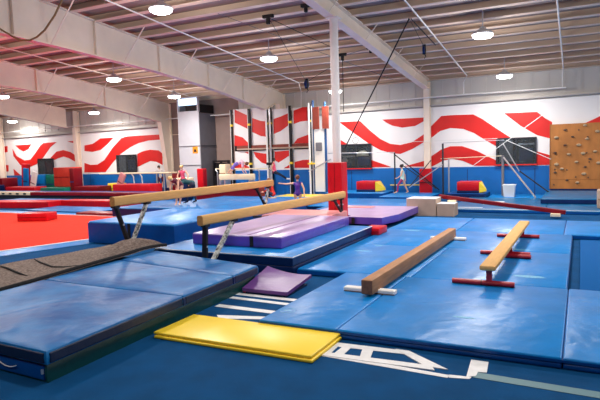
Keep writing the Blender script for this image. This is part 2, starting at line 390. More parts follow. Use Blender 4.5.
# ---------------------------------------------------------------- lamps
def make_lamp(loc, label, group):
    t = thing('high_bay_lamp', label, 'lamp', loc, group=group)
    MB().cyl((0,0,.12), (0,0,.62), .018).build('stem', lamp_body, t)
    MB().lathe([(0, .2), (.06, .2), (.09, .14), (.12, .12), (.26, .05), (.28, 0), (.27, -.0), (.0, .04)], n=24).build('housing', lamp_body, t, smooth=40)
    MB().lathe([(0, .0), (.25, .0), (.25, -.05), (.2, -.085), (0, -.1)], n=24).build('lens', lamp_glow, t, smooth=40)
    return t
LAMPS = [(-8.75, 10.35, 'glowing round ceiling lamp nearest the camera, at the top edge'),
 (-8.65, 15.15, 'glowing ceiling lamp left of the tall white pole'),
 (-8.75, 20.55, 'glowing ceiling lamp peeking out on both sides of the tall white pole'),
 (-2.33, 15.35, 'glowing ceiling lamp at upper right, nearer of the two there'),
 (-2.38, 20.4, 'glowing ceiling lamp in front of the back wall at right'),
 (-15.4, 15.4, 'glowing ceiling lamp between the two big left girders'),
 (-15.5, 18.9, 'glowing ceiling lamp just above the white tower'),
 (-22.6, 16.0, 'glowing ceiling lamp at the left edge under the second girder'),
 (-22.3, 20.8, 'glowing ceiling lamp under the tip of the second girder'),
 (-29.4, 21.3, 'glowing ceiling lamp farthest away at the left')]
HID = [(-2.3, 10.3), (-2.3, 5.2), (-8.7, 5.2), (-15.4, 9.6), (-22.5, 10.5), (4.3, 15.3), (4.3, 20.4), (4.3, 10.3), (-2.3, 0), (-8.7, 0), (-15.4, 4), (-29.4, 15), (4.3, 5)]
lamp0 = None
for x, y, lab in LAMPS:
    z = roof_z(y) - .68
    if lamp0 is None: lamp0 = make_lamp((x, y, z), lab, 'high bay lamps under the roof')
    else: dup(lamp0, (x, y, z), lab)
def area(x, y, z, e, s=.5):
    l = bpy.data.lights.new('lamp_light', 'AREA'); l.shape = 'DISK'; l.size = s; l.energy = e; l.color = (1, .95, .895)
    try: l.spread = math.radians(170)
    except Exception: pass
    o = bpy.data.objects.new('lamp_light', l); C.objects.link(o); o.location = (x, y, z)
    return o
def glowlight(x, y, z, e):
    l = bpy.data.lights.new('lamp_glow_light', 'POINT'); l.energy = e; l.shadow_soft_size = .22; l.color = (1, .95, .895)
    o = bpy.data.objects.new('lamp_glow_light', l); C.objects.link(o); o.location = (x, y, z)
LE = 165
for i, (x, y) in enumerate([(a, b) for a, b, c in LAMPS] + HID):
    z = roof_z(y) - .68
    near = y < 8
    area(x, y, z-.12, LE*(.55 if near else .72 if y > 20 else 1))
    glowlight(x, y, z-.35, LE*.45*(.5 if near else .6 if y > 20 else 1))
w = bpy.data.worlds.new('world'); bpy.context.scene.world = w; w.use_nodes = True
w.node_tree.nodes['Background'].inputs[0].default_value = (.9, .92, 1, 1); w.node_tree.nodes['Background'].inputs[1].default_value = .25

# ---------------------------------------------------------------- windows
def window(n, x0, x1, z0, z1, mull, stuff=None):
    y = WY-.05
    t = bpy.data.objects.new('window_%d' % n, None); C.objects.link(t); t.location = (x0, y, z0); t['kind'] = 'structure'
    W, Hh = x1-x0, z1-z0
    m = MB(); f = .05
    m.box(0, W, -.08, 0, 0, f); m.box(0, W, -.08, 0, Hh-f, Hh); m.box(0, f, -.08, 0, f, Hh-f); m.box(W-f, W, -.08, 0, f, Hh-f)
    for q in mull: m.box(W*q-.02, W*q+.02, -.07, 0, f, Hh-f)
    m.build('window_frame', dark_steel, t)
    MB().box(f, W-f, -.02, 0, f, Hh-f).build('dark_opening', glass_dark, t)
    MB().box(-.03, W+.03, -.12, 0, -.04, 0).build('window_sill', mural_red if n > 2 else girt_paint, t)
    if stuff:
        for nm, mb, mt in stuff(W, Hh): mb.build(nm, mt, t)
    g = MB().box(f, W-f, -.06, -.055, f, Hh-f).build('window_pane', glass_clear, t)
    return t
gm = material('glass_clear', (200,210,215), rough=.05); glass_clear = gm
gm.node_tree.nodes['Principled BSDF'].inputs['Transmission Weight'].default_value = .95
gm.node_tree.nodes['Principled BSDF'].inputs['IOR'].default_value = 1.25
def semidisk(cx, cz, r, h, y0=-.05, y1=-.02, n=14):
    m = MB(); m.prism([(cx+r*math.cos(PI*i/n), cz+h*math.sin(PI*i/n)) for i in range(n+1)], lambda p: Vector((p[0], y0, p[1])), lambda p: Vector((p[0], y1, p[1])))
    return m
def st1(W, H):
    return [('arched_sign', semidisk(W*.72, H*.5, .27, .24), cream), ('shelf_edge', MB().box(.05, W*.55, -.05, -.02, H*.47, H*.53), foam_tan),
            ('chair_back', semidisk(W*.12, H*.28, .12, .2), foam_tan), ('coat', MB().box(W*.55, W*.98, -.045, -.02, H*.1, H*.46, .02), navy_vinyl)]
def st2(W, H):
    return [('grey_drape', MB().box(W*.08, W*.42, -.045, -.02, H*.1, H*.92, .02), tower_grey), ('steel_shelf', MB().box(W*.55, W*.95, -.045, -.02, H*.72, H*.78), chrome),
            ('coat', MB().box(W*.58, W*.92, -.045, -.02, H*.08, H*.6, .03), navy_vinyl)]
window(1, -28.75, -27.45, 1.05, 2.02, [.5])
window(2, -22.45, -21.05, 1.12, 2.08, [.5], lambda W, H: [('grey_curtain', MB().box(W*.12, W*.5, -.045, -.02, H*.08, H*.92, .02), tower_grey), ('blue_curtain', MB().box(W*.56, W*.94, -.045, -.02, H*.08, H*.7, .02), navy_vinyl)])
window(3, -9.3, -7.93, 1.16, 2.2, [.5], st1)
window(4, -2.9, -1.48, 1.22, 2.22, [.5], st2)

# ---------------------------------------------------------------- tower, boards, panels on the back wall
t = thing('equipment_tower', 'tall white boxed duct tower with dark grey side and bright opening near its top', 'tower', (-16.7, 21.75, 0))
xl, xr = -.42, .8
MB().box(xl, xr, -.7, -.64, 0, 3.95).build('front_panel', tower_white, t)
MB().box(xr-.04, xr, -.64, .6, 0, 3.9).build('side_panel', tower_grey, t)
MB().box(xl, xl+.04, -.64, .6, 0, 4.4).build('side_panel', tower_grey, t)
m = MB(); m.box(xl, xr, -.72, -.6, 3.95, 4.0); m.box(xl, xl+.06, -.72, -.6, 4.0, 4.62); m.box(xr-.06, xr, -.72, -.6, 4.0, 4.62); m.box(xl, xr, -.72, -.6, 4.6, 4.66)
m.build('opening_frame', tower_white, t)
MB().box(xl+.06, xr-.06, -.66, -.6, 4.28, 4.6).build('bright_panel', screen_glow, t)
MB().box(xl+.45, xr-.06, -.66, -.6, 4.0, 4.27).build('dark_opening', glass_dark, t)
MB().box(xr-.03, xr+.01, -.6, .5, 3.92, 4.3).build('dark_vent', rubber_black, t)
for z in (2.35, 1.45): MB().box(xl-.01, xr+.02, -.73, -.7, z, z+.03).build('seam_strip', tower_grey, t)
MB().box(xr+.0, xr+.02, -.6, .6, 2.35, 2.38).build('seam_strip', dark_steel, t)
m = MB(); m.box(xr-.42, xr-.12, -.715, -.7, 2.02, 2.34); sg = m.build('warning_sign', orange_sign, t); sg['label'] = 'orange warning sign'
m = MB(); m.prism([(xr-.36, 2.09), (xr-.18, 2.09), (xr-.27, 2.27)], lambda p: Vector((p[0], -.72, p[1])), lambda p: Vector((p[0], -.716, p[1]))); m.build('sign_mark', rubber_black, sg)
tag(MB().box(-15.5, -15.15, 20.2, 20.5, .02, 1.32, .04).build('tower_pad', red_vinyl), 'upright red pad standing at the right corner of the white tower', 'pad')
# conduit in the corner left of the tower
pipe('cream conduit bent in steps on the tan wall left of the tower', [(-19.0, 22.25, 3.95), (-18.55, 22.25, 3.95), (-18.55, 22.25, 3.0), (-18.0, 22.25, 3.0), (-18.0, 22.25, 2.2)], .03, cream)
# black machine
t = thing('exercise_machine', 'black steel weight rack standing right of the white tower', 'rack', (-15.05, 21.5, 0))
for dx in (-.42, .0, .42): MB().bar((dx, 0, 0), (dx, 0, 1.65), .09, .09).build('upright', black_metal, t)
for z in (.15, .8, 1.2, 1.62): MB().bar((-.46, 0, z), (.46, 0, z), .08, .08).build('crossbar', black_metal, t)
MB().box(-.38, -.05, -.08, .08, .3, .9, .02).build('weight_stack', black_metal, t)
MB().box(-.42, .42, .05, .1, .1, 1.55).build('backing_grid', black_metal, t)
MB().box(.05, .38, -.08, .08, .3, 1.15, .04).build('back_pad', rubber_black, t)

for r in range(2):
    za, zb = (2.3, 3.98) if r == 0 else (.0, 2.05)
    for i, (xa, xb) in enumerate(PANEL_X):
        lab = ('upper' if r == 0 else 'lower') + ' ' + ['leftmost', 'second from left', 'third from left', 'rightmost'][i] + ' of the white panels with red waves beside the tower'
        dz = .0 if i < 2 else -.03
        tt = thing('mural_panel', lab, 'wall panel', (xa, 21.66, za), group='striped panels beside the tower')
        W = xb-xa
        zt = zb-za if r else zb-za + (-.12 if i >= 2 else 0)
        MB().box(0, W, 0, .06, 0, zt).build('board', mural_white, tt)
        for k, poly in PANEL_STRIPES:
            zc = sum(p[1] for p in poly)/len(poly)
            if k == i and (zc > 2.2) == (r == 0):
                MB().prism([(p[0]-xa, min(max(p[1]-za, .0), zt)) for p in poly], lambda p: Vector((p[0], 0, p[1])), lambda p: Vector((p[0], -.01, p[1]))).build('red_wave', mural_red, tt)
        if not r: MB().box(.0, W, .03, .05, -.25, 0).build('lower_batten', black_metal, tt)
        if r: MB().box(0, W, -.012, 0, 0, 1.16).build('blue_base', wall_blue, tt)
px = [PANEL_X[0][0]-.06, (PANEL_X[0][1]+PANEL_X[1][0])/2, PANEL_X[1][1]+.06, PANEL_X[2][0]-.07, (PANEL_X[2][1]+PANEL_X[3][0])/2, PANEL_X[3][1]+.08]
for k, x in enumerate(px):
    t = thing('panel_post', ['black upright left of the first striped panel', 'black upright between the first and second striped panels', 'black upright right of the second striped panel',
        'black upright left of the third striped panel', 'black upright between the third and fourth striped panels', 'black upright right of the fourth striped panel'][k], 'post', (x, 21.58, 0), group='black uprights between the striped panels')
    wv = .03 if k not in (1, 4) else .05
    MB().box(-wv, wv, -.04, .05, 0, 3.96).build('upright', black_metal, t)
    MB().box(-wv-.035, -wv-.008, -.03, .04, 0, 3.94).build('edge_strip', white_paint, t)
    for z in (1.42, 3.2): MB().box(-wv-.02, wv+.02, -.06, .055, z, z+.09).build('tie', yellow_vinyl, t)
t = thing('panel_shelf', 'tan rail running between the upper and lower striped panels', 'rail', (-12.4, 21.5, 2.1))
MB().box(-1.75, 1.95, 0, .08, 0, .07).build('rail_board', foam_tan, t)
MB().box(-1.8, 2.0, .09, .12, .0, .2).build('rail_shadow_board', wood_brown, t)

# rings tower right of the panels
t = thing('apparatus_tower', 'tall rig of blue uprights with brown boards and a white panel left of the pole', 'rig', (-9.7, 21.0, 0))
for dx in (-.28, .27): MB().cyl((dx, 0, 0), (dx, 0, 4.05 if dx < 0 else 3.95), .05).build('upright', blue_metal, t)
for dx in (-.1, .33): MB().box(dx-.15, dx+.13, -.12, -.06, 2.85, 3.76).build('board', wood_brown, t)
MB().box(-.22, .22, -.08, -.03, .25, 2.82).build('white_panel', white_paint, t)
MB().box(-.14, .14, -.12, -.08, 1.95, 2.3, .03).build('pulley_box', tower_grey, t)
MB().bar((-.5, -.1, 1.1), (.55, -.15, 1.6), .04, .04).build('brace', chrome, t)
t = thing('rings_pole', 'slim white upright pole just left of the blue rig', 'pole', (-10.13, 20.9, 0))
MB().cyl((0,0,0), (0,0,3.95), .04).build('shaft', white_paint, t)
MB().cyl((0.14,0,0), (0.14,0,3.8), .025).build('shaft', chrome, t)
MB().cyl((0,0,0), (0,0,.03), .12).build('base', white_paint, t)
MB().box(-.08, .22, -.06, .06, 1.4, 1.46).build('clamp', yellow_vinyl, t)

# climbing board
t = thing('climbing_board', 'tall plywood climbing board covered with small holds at the right', 'climbing wall', (-1.0, 22.2, .3))
MB().box(0, 2.5, 0, .06, 0, 2.34).build('plywood_sheet', plywood, t)
MB().box(0, 2.5, .0, .06, -.3, 0).build('plinth', navy_vinyl, t)
MB().box(0, 2.5, -.008, 0, .33, .345).build('sheet_joint', ply_edge, t)
MB().box(-.03, 0, -.02, .08, 0, 2.36).build('edge_strip', ply_edge, t)
for k, (hx, hz) in enumerate(HOLDS):
    m = MB(); s = .045 + .02*((k*7) % 3)/2
    m.ball((hx+1.0, -.03, hz-.3), s, (1.25, .9, .8), 6)
    m.build('climbing_hold', hold_stone if k % 3 else hold_dark, t)
for k in range(16):
    hx = .12 + (k*.7548) % 1 * 1.4; hz = .15 + (k*.5698) % 1 * 2.0
    MB().ball((hx, -.01, hz), .028, (1, .8, 1), 5).build('climbing_hold', hold_dark, t)

# ================================================================ MATS
def mat_block(name, label, x0, x1, y0, y1, z0, z1, top, side=None, layers=1, folds=(), cat='mat', rot=0, group=None, straps=0, bev=None, seams_x=()):
    """a gym mat: cover (soft edged block per fold and layer), side band, straps"""
    cx, cy = (x0+x1)/2, (y0+y1)/2
    t = thing(name, label, cat, (cx, cy, z0), rot, group or name.replace('_', ' ') + 's laid around the hall')
    h = (z1-z0)/layers; b = bev or min(.022, h*.3)
    cuts = [y0] + list(folds) + [y1]
    for L in range(layers):
        m = MB()
        for ya, yb in zip(cuts, cuts[1:]):
            cx_ = [x0] + list(seams_x) + [x1]
            for xa, xb in zip(cx_, cx_[1:]):
                m.box(xa-cx+.002, xb-cx-.002, ya-cy+.002, yb-cy-.002, L*h+.001, (L+1)*h, b, 3)
        m.build('cover' if L == layers-1 else 'lower_layer', top if (L == layers-1 or side is None) else side, t, smooth=35)
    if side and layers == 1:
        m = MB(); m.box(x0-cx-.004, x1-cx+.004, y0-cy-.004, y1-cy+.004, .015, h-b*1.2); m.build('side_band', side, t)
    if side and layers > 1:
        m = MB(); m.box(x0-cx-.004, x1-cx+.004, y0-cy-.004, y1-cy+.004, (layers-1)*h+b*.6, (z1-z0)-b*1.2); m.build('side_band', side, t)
    for k in range(straps):
        u = -(x1-x0)/2 + (x1-x0)*(k+.7)/(straps+.4)
        MB().box(u-.04, u+.04, y0-cy-.012, y0-cy-.004, .01, z1-z0-.02).build('strap', rubber_black, t)
    return t

panel_matte = material('panel_matte', (0,84,150), rough=.85, bump=.1, spec=.1)
# --- right hand expanse of landing mats (top 0.10)
R = [5.04, 7.56, 10.05, 12.22, 14.5]
mb_lab = ['front left', 'front middle']
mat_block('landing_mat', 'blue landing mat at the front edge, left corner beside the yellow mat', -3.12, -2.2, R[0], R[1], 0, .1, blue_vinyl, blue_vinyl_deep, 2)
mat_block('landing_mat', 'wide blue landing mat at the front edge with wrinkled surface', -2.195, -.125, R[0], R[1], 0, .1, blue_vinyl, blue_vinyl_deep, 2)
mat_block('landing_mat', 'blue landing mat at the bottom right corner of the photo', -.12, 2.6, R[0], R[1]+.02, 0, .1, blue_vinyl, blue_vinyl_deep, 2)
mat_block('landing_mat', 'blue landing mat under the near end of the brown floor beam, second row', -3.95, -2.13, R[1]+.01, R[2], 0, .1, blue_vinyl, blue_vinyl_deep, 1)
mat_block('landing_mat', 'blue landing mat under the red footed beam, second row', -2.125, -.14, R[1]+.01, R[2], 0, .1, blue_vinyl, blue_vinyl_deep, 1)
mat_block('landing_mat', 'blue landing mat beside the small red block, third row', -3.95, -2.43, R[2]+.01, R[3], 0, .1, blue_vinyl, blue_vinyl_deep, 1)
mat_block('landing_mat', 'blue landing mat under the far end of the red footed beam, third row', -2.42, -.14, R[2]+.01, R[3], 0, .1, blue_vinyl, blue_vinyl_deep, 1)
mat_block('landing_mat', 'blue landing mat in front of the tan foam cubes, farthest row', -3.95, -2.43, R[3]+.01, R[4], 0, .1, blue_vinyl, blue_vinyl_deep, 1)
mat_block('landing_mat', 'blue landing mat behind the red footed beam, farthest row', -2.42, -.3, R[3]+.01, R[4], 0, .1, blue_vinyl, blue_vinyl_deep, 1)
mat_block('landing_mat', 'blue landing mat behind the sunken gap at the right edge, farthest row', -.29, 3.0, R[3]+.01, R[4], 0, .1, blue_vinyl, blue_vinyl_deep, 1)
mat_block('floor_panel', 'thin dark blue mat lying sunken in the gap at the right edge', .0, 3.0, R[1]+.1, R[3]-.1, 0, .02, panel_matte, None, 1)
# chalk scuffs and a worn ring print on the blue mats
chalk_scuff = material('chalk_scuff', (112,176,212), rough=.7, vary=.15, vscale=30)
def at_mat(x, y):
    for o in bpy.data.objects:
        if o.name.startswith('landing_mat') and o.type == 'EMPTY':
            for c in o.children:
                if c.name.startswith('cover'):
                    xs = [v.co.x for v in c.data.vertices]; ys = [v.co.y for v in c.data.vertices]
                    if min(xs) <= x-o.location.x <= max(xs) and min(ys) <= y-o.location.y <= max(ys): return o
for k, (x, y, rx, ry) in enumerate([(-3.5, 9.3, .16, .05), (-3.35, 12.0, .2, .06), (-.95, 10.2, .2, .06), (-.62, 8.1, .2, .07), (-3.4, 9.9, .08, .05), (-1.1, 5.9, .12, .03)]):
    o = at_mat(x, y)
    if not o: continue
    pts = [(x-o.location.x+rx*math.cos(a)*(1+.35*noise.noise(Vector((k*3, math.cos(a)*2, math.sin(a)*2)))), y-o.location.y+ry*math.sin(a)*(1+.5*noise.noise(Vector((k*5, math.sin(a)*2, 1))))) for a in [2*PI*j/22 for j in range(22)]]
    MB().prism(pts, lambda p: Vector((p[0], p[1], .099)), lambda p: Vector((p[0], p[1], .1012))).build('chalk_mark', chalk_scuff, o)
o = at_mat(-2.98, 5.45)
if o:
    m = MB(); lx, ly = -2.98-o.location.x, 5.45-o.location.y
    m.tube([(lx+.085*math.cos(2*PI*j/28), ly+.085*math.sin(2*PI*j/28), .0995) for j in range(29)], .004, 5)
    m.box(lx-.05, lx+.05, ly-.012, ly+.012, .099, .102)
    m.build('worn_ring_print', chalk_scuff, o)
# --- back right teal mats
mat_block('landing_mat', 'teal mat spread in front of the bars and climbing board', -3.6, 3.0, 16.6, 20.6, 0, .1, teal_vinyl, blue_vinyl_deep, 1, seams_x=(-.9,))
mat_block('landing_mat', 'low teal mat along the foot of the back wall at right', -3.0, 3.0, 20.65, 22.0, 0, .1, blue_vinyl, blue_vinyl_deep, 1)
mat_block('climbing_landing_mat', 'teal mat lying in front of the plywood climbing board', -1.1, 2.4, 18.5, 21.9, .1, .26, teal_vinyl, navy_vinyl, 1)
tag(MB().box(-3.5, 3, 16.62, 16.68, .1, .104).build('edging_strip', tape_white), 'long pale strip along the front edge of the teal mat at right', 'strip')
tag(MB().box(-2.75, -2.2, 18.1, 19.0, .1, .12).build('white_sheet', tape_white), 'small white square board lying on the teal mat behind the dark red beam', 'board')
tag(MB().box(-4.6, -2.6, 17.0, 17.08, .095, .11).build('edging_strip', tape_white), 'white strip behind the left half of the dark red beam', 'strip')
mat_block('vaulting_mat', 'navy edged mat under the right red spotting block', -4.42, -3.05, 20.65, 21.75, .0, .24, blue_vinyl_deep, navy_vinyl, 1)
mat_block('vaulting_mat', 'thick blue mat under the left red spotting block', -9.2, -6.75, 20.2, 21.7, .0, .27, blue_vinyl, blue_vinyl_deep, 1)
mat_block('vaulting_mat', 'blue mat on which the walking girl steps', -6.7, -4.85, 19.6, 21.5, .0, .19, blue_vinyl, blue_vinyl_deep, 1)
mat_block('landing_mat', 'flat blue mat between the tan cubes and the walking girl', -8.2, -4.6, 16.6, 19.5, .0, .12, blue_vinyl, navy_vinyl, 1)
mat_block('landing_mat', 'pale mat lying left of the tan cubes behind the second purple mat', -7.4, -4.75, 15.55, 16.5, .0, .14, blue_vinyl_pale, navy_vinyl, 1)
# spotting blocks
def spot(x0, x1, y, z, label, L=.2, yellow_first=False, base=True):
    t = thing('spotting_block', label, 'foam block', (x0, y, z), group='red spotting blocks with yellow noses')
    w = x1-x0
    MB().box(0, w, -.35, .35, .09, .42, .04).build('red_body', red_vinyl, t, smooth=35)
    if base: MB().box(0, w, -.34, .34, 0, .09, .02).build('blue_base', navy_vinyl, t)
    m = MB(); m.prism([(-.33, .02), (.33, .02), (.33, .4), (-.33, .4)], lambda p: Vector((w, p[0], p[1])), lambda p: Vector((w+L, p[0]*.12, .05+(p[1]-.02)*.2)))
    m.build('yellow_nose', yellow_vinyl, t)
    return t
spot(-4.06, -3.27, 21.0, .24, 'red block with yellow nose on the navy edged mat right of the column')
spot(-8.0, -7.2, 21.0, .27, 'red block with yellow nose on the thick mat right of the pole pad', .3)
t = thing('low_yellow_beam', 'thin yellow low beam behind the walking girl', 'beam', (-5.9, 21.95, .0))
MB().box(-1.1, .35, -.03, .03, .44, .48, .01).build('beam_body', yellow_vinyl, t)
for dx in (-.95, .2): MB().box(dx-.04, dx+.04, -.15, .15, 0, .44).build('foot', blue_metal, t)
# tan foam cubes
CS = 1.0556
t = thing('foam_cube', 'large tan carpeted block at the back edge of the blue mats', 'block', (-4.06, 15.78, 0), group='tan carpeted blocks')
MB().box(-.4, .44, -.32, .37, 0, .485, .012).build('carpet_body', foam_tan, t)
MB().box(-.4, .44, -.32, .37, .485, .5).build('pale_top', tape_white, t)  # white cap paints the light falling on the tan top
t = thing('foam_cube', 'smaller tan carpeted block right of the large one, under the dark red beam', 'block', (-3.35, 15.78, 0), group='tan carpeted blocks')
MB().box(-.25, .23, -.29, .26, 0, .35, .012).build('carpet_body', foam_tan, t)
MB().box(-.25, .23, -.29, .26, .35, .36).build('pale_top', tape_white, t)  # lit top of the tan block, put in as a white cap
# dark red beam resting on the cubes
t = thing('dark_red_beam', 'long dark red beam sloping from the tan blocks down to the right', 'beam', (0, 0, 0))
a, b = Vector((-3.7, 16.25, .5)), Vector((-.34, 15.72, .155))
MB().bar(a, b, .11, .11, .012).build('beam_body', dark_red_vinyl, t)
for nm, p in (('near', a.lerp(b, .93)), ('far', a.lerp(b, .12))):
    MB().box(p.x-.12, p.x+.12, p.y-.05-.12, p.y+.12, (p.z-.13 if nm == 'near' else .36), p.z-.05, .01).build('white_foot', cream, t)
# small red foam block on the mats
t = thing('foam_block', 'small red foam block beside the corner of the two layer blue mat', 'block', (-3.97, 11.35, .1), 0)
MB().box(-.2, .17, -.25, .3, 0, .15, .02).build('cover', red_vinyl, t, smooth=35)
MB().box(-.18, .15, -.256, -.25, .07, .08).build('seam', dark_red_vinyl, t)

# --- low brown floor beam
t = thing('floor_beam', 'low brown floor beam on white crosswise feet', 'balance beam', (-2.3, 8.66, .1), -.014, group='low floor beams')
MB().box(-.075, .075, -2.35, 2.4, .03, .22, .02).build('beam_body', beam_brown, t, smooth=30)
MB().box(-.07, .07, -2.356, -2.348, .04, .21, .003).build('end_cap', beam_brown_end, t)
for y in (-2.1, 3.1-.05):
    yy = min(y, 2.28)
    m = MB(); m.box(-.4, .29, yy-.06, yy+.06, 0, .055, .015); f = m.build('foot', white_paint, t)
    MB().box(-.39, .28, yy-.062, yy+.062, 0, .012).build('foot_rubber', beam_brown_end, f)
# --- red footed beam
t = thing('training_beam', 'tan topped low beam standing on red metal feet', 'balance beam', (-1.03, 9.6, .1), math.radians(-.5))
MB().box(-.1, .1, -2.35, 2.35, .225, .29, .02).build('beam_body', beam_suede, t, smooth=30)
MB().box(-.06, .06, -2.2, 2.25, .2, .228).build('under_rail', red_metal, t)
for y in (-2.2, 0, 1.95):
    m = MB(); m.cyl((-.47, y, .035), (.31, y, .035), .035, n=14); lg = m.build('cross_foot', red_metal, t, smooth=50)
    MB().bar((0, y, .05), (0, y, .21), .07, .05).build('upright', red_metal, lg)
MB().cyl((-.2, -.22, .035), (.34, -.22, .035), .035, n=14).build('cross_foot', red_metal, t, smooth=50)
MB().cyl((-.1, -2.205, .035), (-.09, -2.205, .035), .038, n=14).build('joint_ring', rubber_black, t)

# --- yellow folded mat
t = thing('folding_mat', 'bright yellow folded mat lying on the dark blue carpet', 'mat', (-3.09, 4.69, 0), 0)
MB().box(-.92, .93, -.33, .36, .034, .064, .01, 3).build('top_panel', yellow_vinyl, t, smooth=35)
MB().box(-.9, .95, -.35, .35, .002, .032, .01, 3).build('bottom_panel', yellow_vinyl, t, smooth=35)
MB().box(-.88, .9, -.31, .33, .03, .036).build('fold_lining', yellow_edge, t)

band_navy = material('band_navy', (2,28,64), rough=.5, bump=.3, bscale=5)
# --- big left mat: pale blue folding mat on a thick dark mat
def soft_slab(m, x0, x1, y0, y1, z0, z1, r, amp, seed, nx=24, ny=36, sag=0):
    """slab with rounded edge and gently uneven top"""
    vs = []; fs = []; idx = {}
    prof = [(0, z0), (0, z1-r), (r*.3, z1-r*.3), (r, z1)]
    def top(u, v):
        x = x0+r+(x1-x0-2*r)*u; y = y0+r+(y1-y0-2*r)*v
        e = min(u, 1-u, v, 1-v)*8
        return Vector((x, y, z1 + min(1, e)*amp*noise.noise(Vector((x*1.3+seed, y*1.3, seed))) - sag*math.sin(PI*u)*math.sin(PI*v)))
    g = [[len(vs) + 0 for _ in range(0)]]
    grid = []
    for j in range(ny+1):
        row = []
        for i in range(nx+1): row.append(len(vs)); vs.append(top(i/nx, j/ny))
        grid.append(row)
    for j in range(ny):
        for i in range(nx): fs.append((grid[j][i], grid[j][i+1], grid[j+1][i+1], grid[j+1][i]))
    ring = [grid[0][i] for i in range(nx+1)] + [grid[j][nx] for j in range(1, ny+1)] + [grid[ny][i] for i in range(nx-1, -1, -1)] + [grid[j][0] for j in range(ny-1, 0, -1)]
    c = Vector(((x0+x1)/2, (y0+y1)/2, 0)); prev = ring
    for off, z in ((r*.7, z1-r*.3), (r, z1-r), (r*1.0+.004, (z0+z1)/2), (r*.9, z0)):
        cur = []
        for k in ring:
            v = vs[k]; sx = 1 if abs(v.x-(x1-r)) < 1e-6 else (-1 if abs(v.x-(x0+r)) < 1e-6 else 0)
            sy = 1 if abs(v.y-(y1-r)) < 1e-6 else (-1 if abs(v.y-(y0+r)) < 1e-6 else 0)
            w_ = .006*noise.noise(Vector((v.x*5, v.y*5, z*7+seed)))
            cur.append(len(vs)); vs.append(Vector((v.x+sx*(off+w_), v.y+sy*(off+w_), z)))
        for i in range(len(ring)):
            j = (i+1) % len(ring); fs.append((prev[i], cur[i], cur[j], prev[j]))
        prev = cur
    fs.append(tuple(prev))
    m._new(vs, fs); return m
LM = .038
def skew(o):
    for v in o.data.vertices: v.co.y += (1.2-v.co.x)*.07*max(0, 1-(v.co.y+1.86)/3.7)
    for v in o.data.vertices: v.co.y += (1.2-v.co.x)*.27*max(0, v.co.y/1.84)
    return o
t = thing('crash_mat', 'thick dark green crash mat with blue end, underneath the pale blue mat', 'mat', (-5.29, 4.88, 0), LM)
skew(soft_slab(MB(), -1.17, 1.17, -1.84, 1.78, .0, .165, .03, 0, 3).build('cover', green_vinyl, t, smooth=40))
skew(MB().box(-1.12, 1.14, -1.85, -1.83, .02, .15, .008).build('end_panel', blue_vinyl_deep, t))
skew(MB().box(.4, .44, -1.858, -1.85, .02, .12).build('strap', rubber_black, t))
skew(MB().tube(catenary((.52, -1.862, .11), (.78, -1.862, .1), .03, 8), .005, 6).build('cord', white_paint, t))
MB().cyl((1.15, -1.87, .13), (1.15, -1.87, .09), .012).build('zip_pull', chrome, t)
t = thing('panel_mat', 'large pale worn blue folding mat in the left foreground', 'mat', (-5.29, 4.88, .17), LM)
for k, (ya, yb) in enumerate(((-1.86, .05), (.055, 1.15), (1.155, 1.84))):
    skew(soft_slab(MB(), -1.2, 1.2, ya, yb, 0, .125, .035, .03, 11+k, 22, 18).build('fold_panel', blue_vinyl_pale, t, smooth=40))
    skew(MB().box(1.19, 1.212, ya+.03, yb-.03, .008, .1, .01).build('side_band', band_navy, t))
for y in (.0525, 1.1525):
    MB().box(1.19, 1.214, y-.025, y+.025, .01, .1, .004).build('hinge_strip', navy_vinyl, t)
skew(MB().box(-1.15, 1.17, -1.874, -1.85, .01, .1, .01).build('side_band', band_navy, t))

# --- brown carpet panels left of it
def carpet(label, x0, x1, y0, y1, hf, seed, loc=(0,0,0)):
    t = thing('carpet_runner', label, 'carpet', loc)
    m = MB(); nx, ny = 26, 60; vs = []; fs = []
    for j in range(ny+1):
        for i in range(nx+1):
            u, v = i/nx, j/ny; y = y0+(y1-y0)*v
            x = x0+(x1-x0)*u
            vs.append(Vector((x, y, hf(x, y) + .012*noise.noise(Vector((x*2, y*2, seed))))))
    n = len(vs)
    vs += [v - Vector((0,0,.025)) for v in vs]
    for j in range(ny):
        for i in range(nx):
            a_ = j*(nx+1)+i; f = (a_, a_+1, a_+nx+2, a_+nx+1); fs += [f, tuple(n+q for q in f[::-1])]
    for i in range(nx):
        fs += [(i, n+i, n+i+1, i+1), (ny*(nx+1)+i+1, n+ny*(nx+1)+i+1, n+ny*(nx+1)+i, ny*(nx+1)+i)]
    for j in range(ny):
        a_ = j*(nx+1); b_ = a_+nx+1; fs += [(a_, b_, n+b_, n+a_), (a_+nx, n+a_+nx, n+b_+nx, b_+nx)]
    m._new(vs, fs); m.build('carpet_sheet', carpet_brown, t, smooth=60)
    m = MB(); m.tube([(x1-.02, y0+(y1-y0)*k/40, hf(x1, y0+(y1-y0)*k/40)+.004) for k in range(41)], .03, 6); m.build('bound_edge', carpet_edge, t)
    return t
def hf(x, y):
    bump = .16*math.exp(-((x+7.0)**2/.16 + (y-7.15)**2/.25))
    tail = .0
    return .315 + bump + .03*math.sin(x*3+y*1.3)
carpet('brown grey carpet draped over the mats beside the pale blue folding mat', -7.9, -6.52, 2.2, 7.55, hf, 2)
m = MB(); m.box(-7.86, -6.6, 2.3, 6.75, 0, .27, .02); tag(m.build('support_mat', navy_vinyl), 'dark navy mat beneath the brown carpet, showing as its black edge', 'mat')
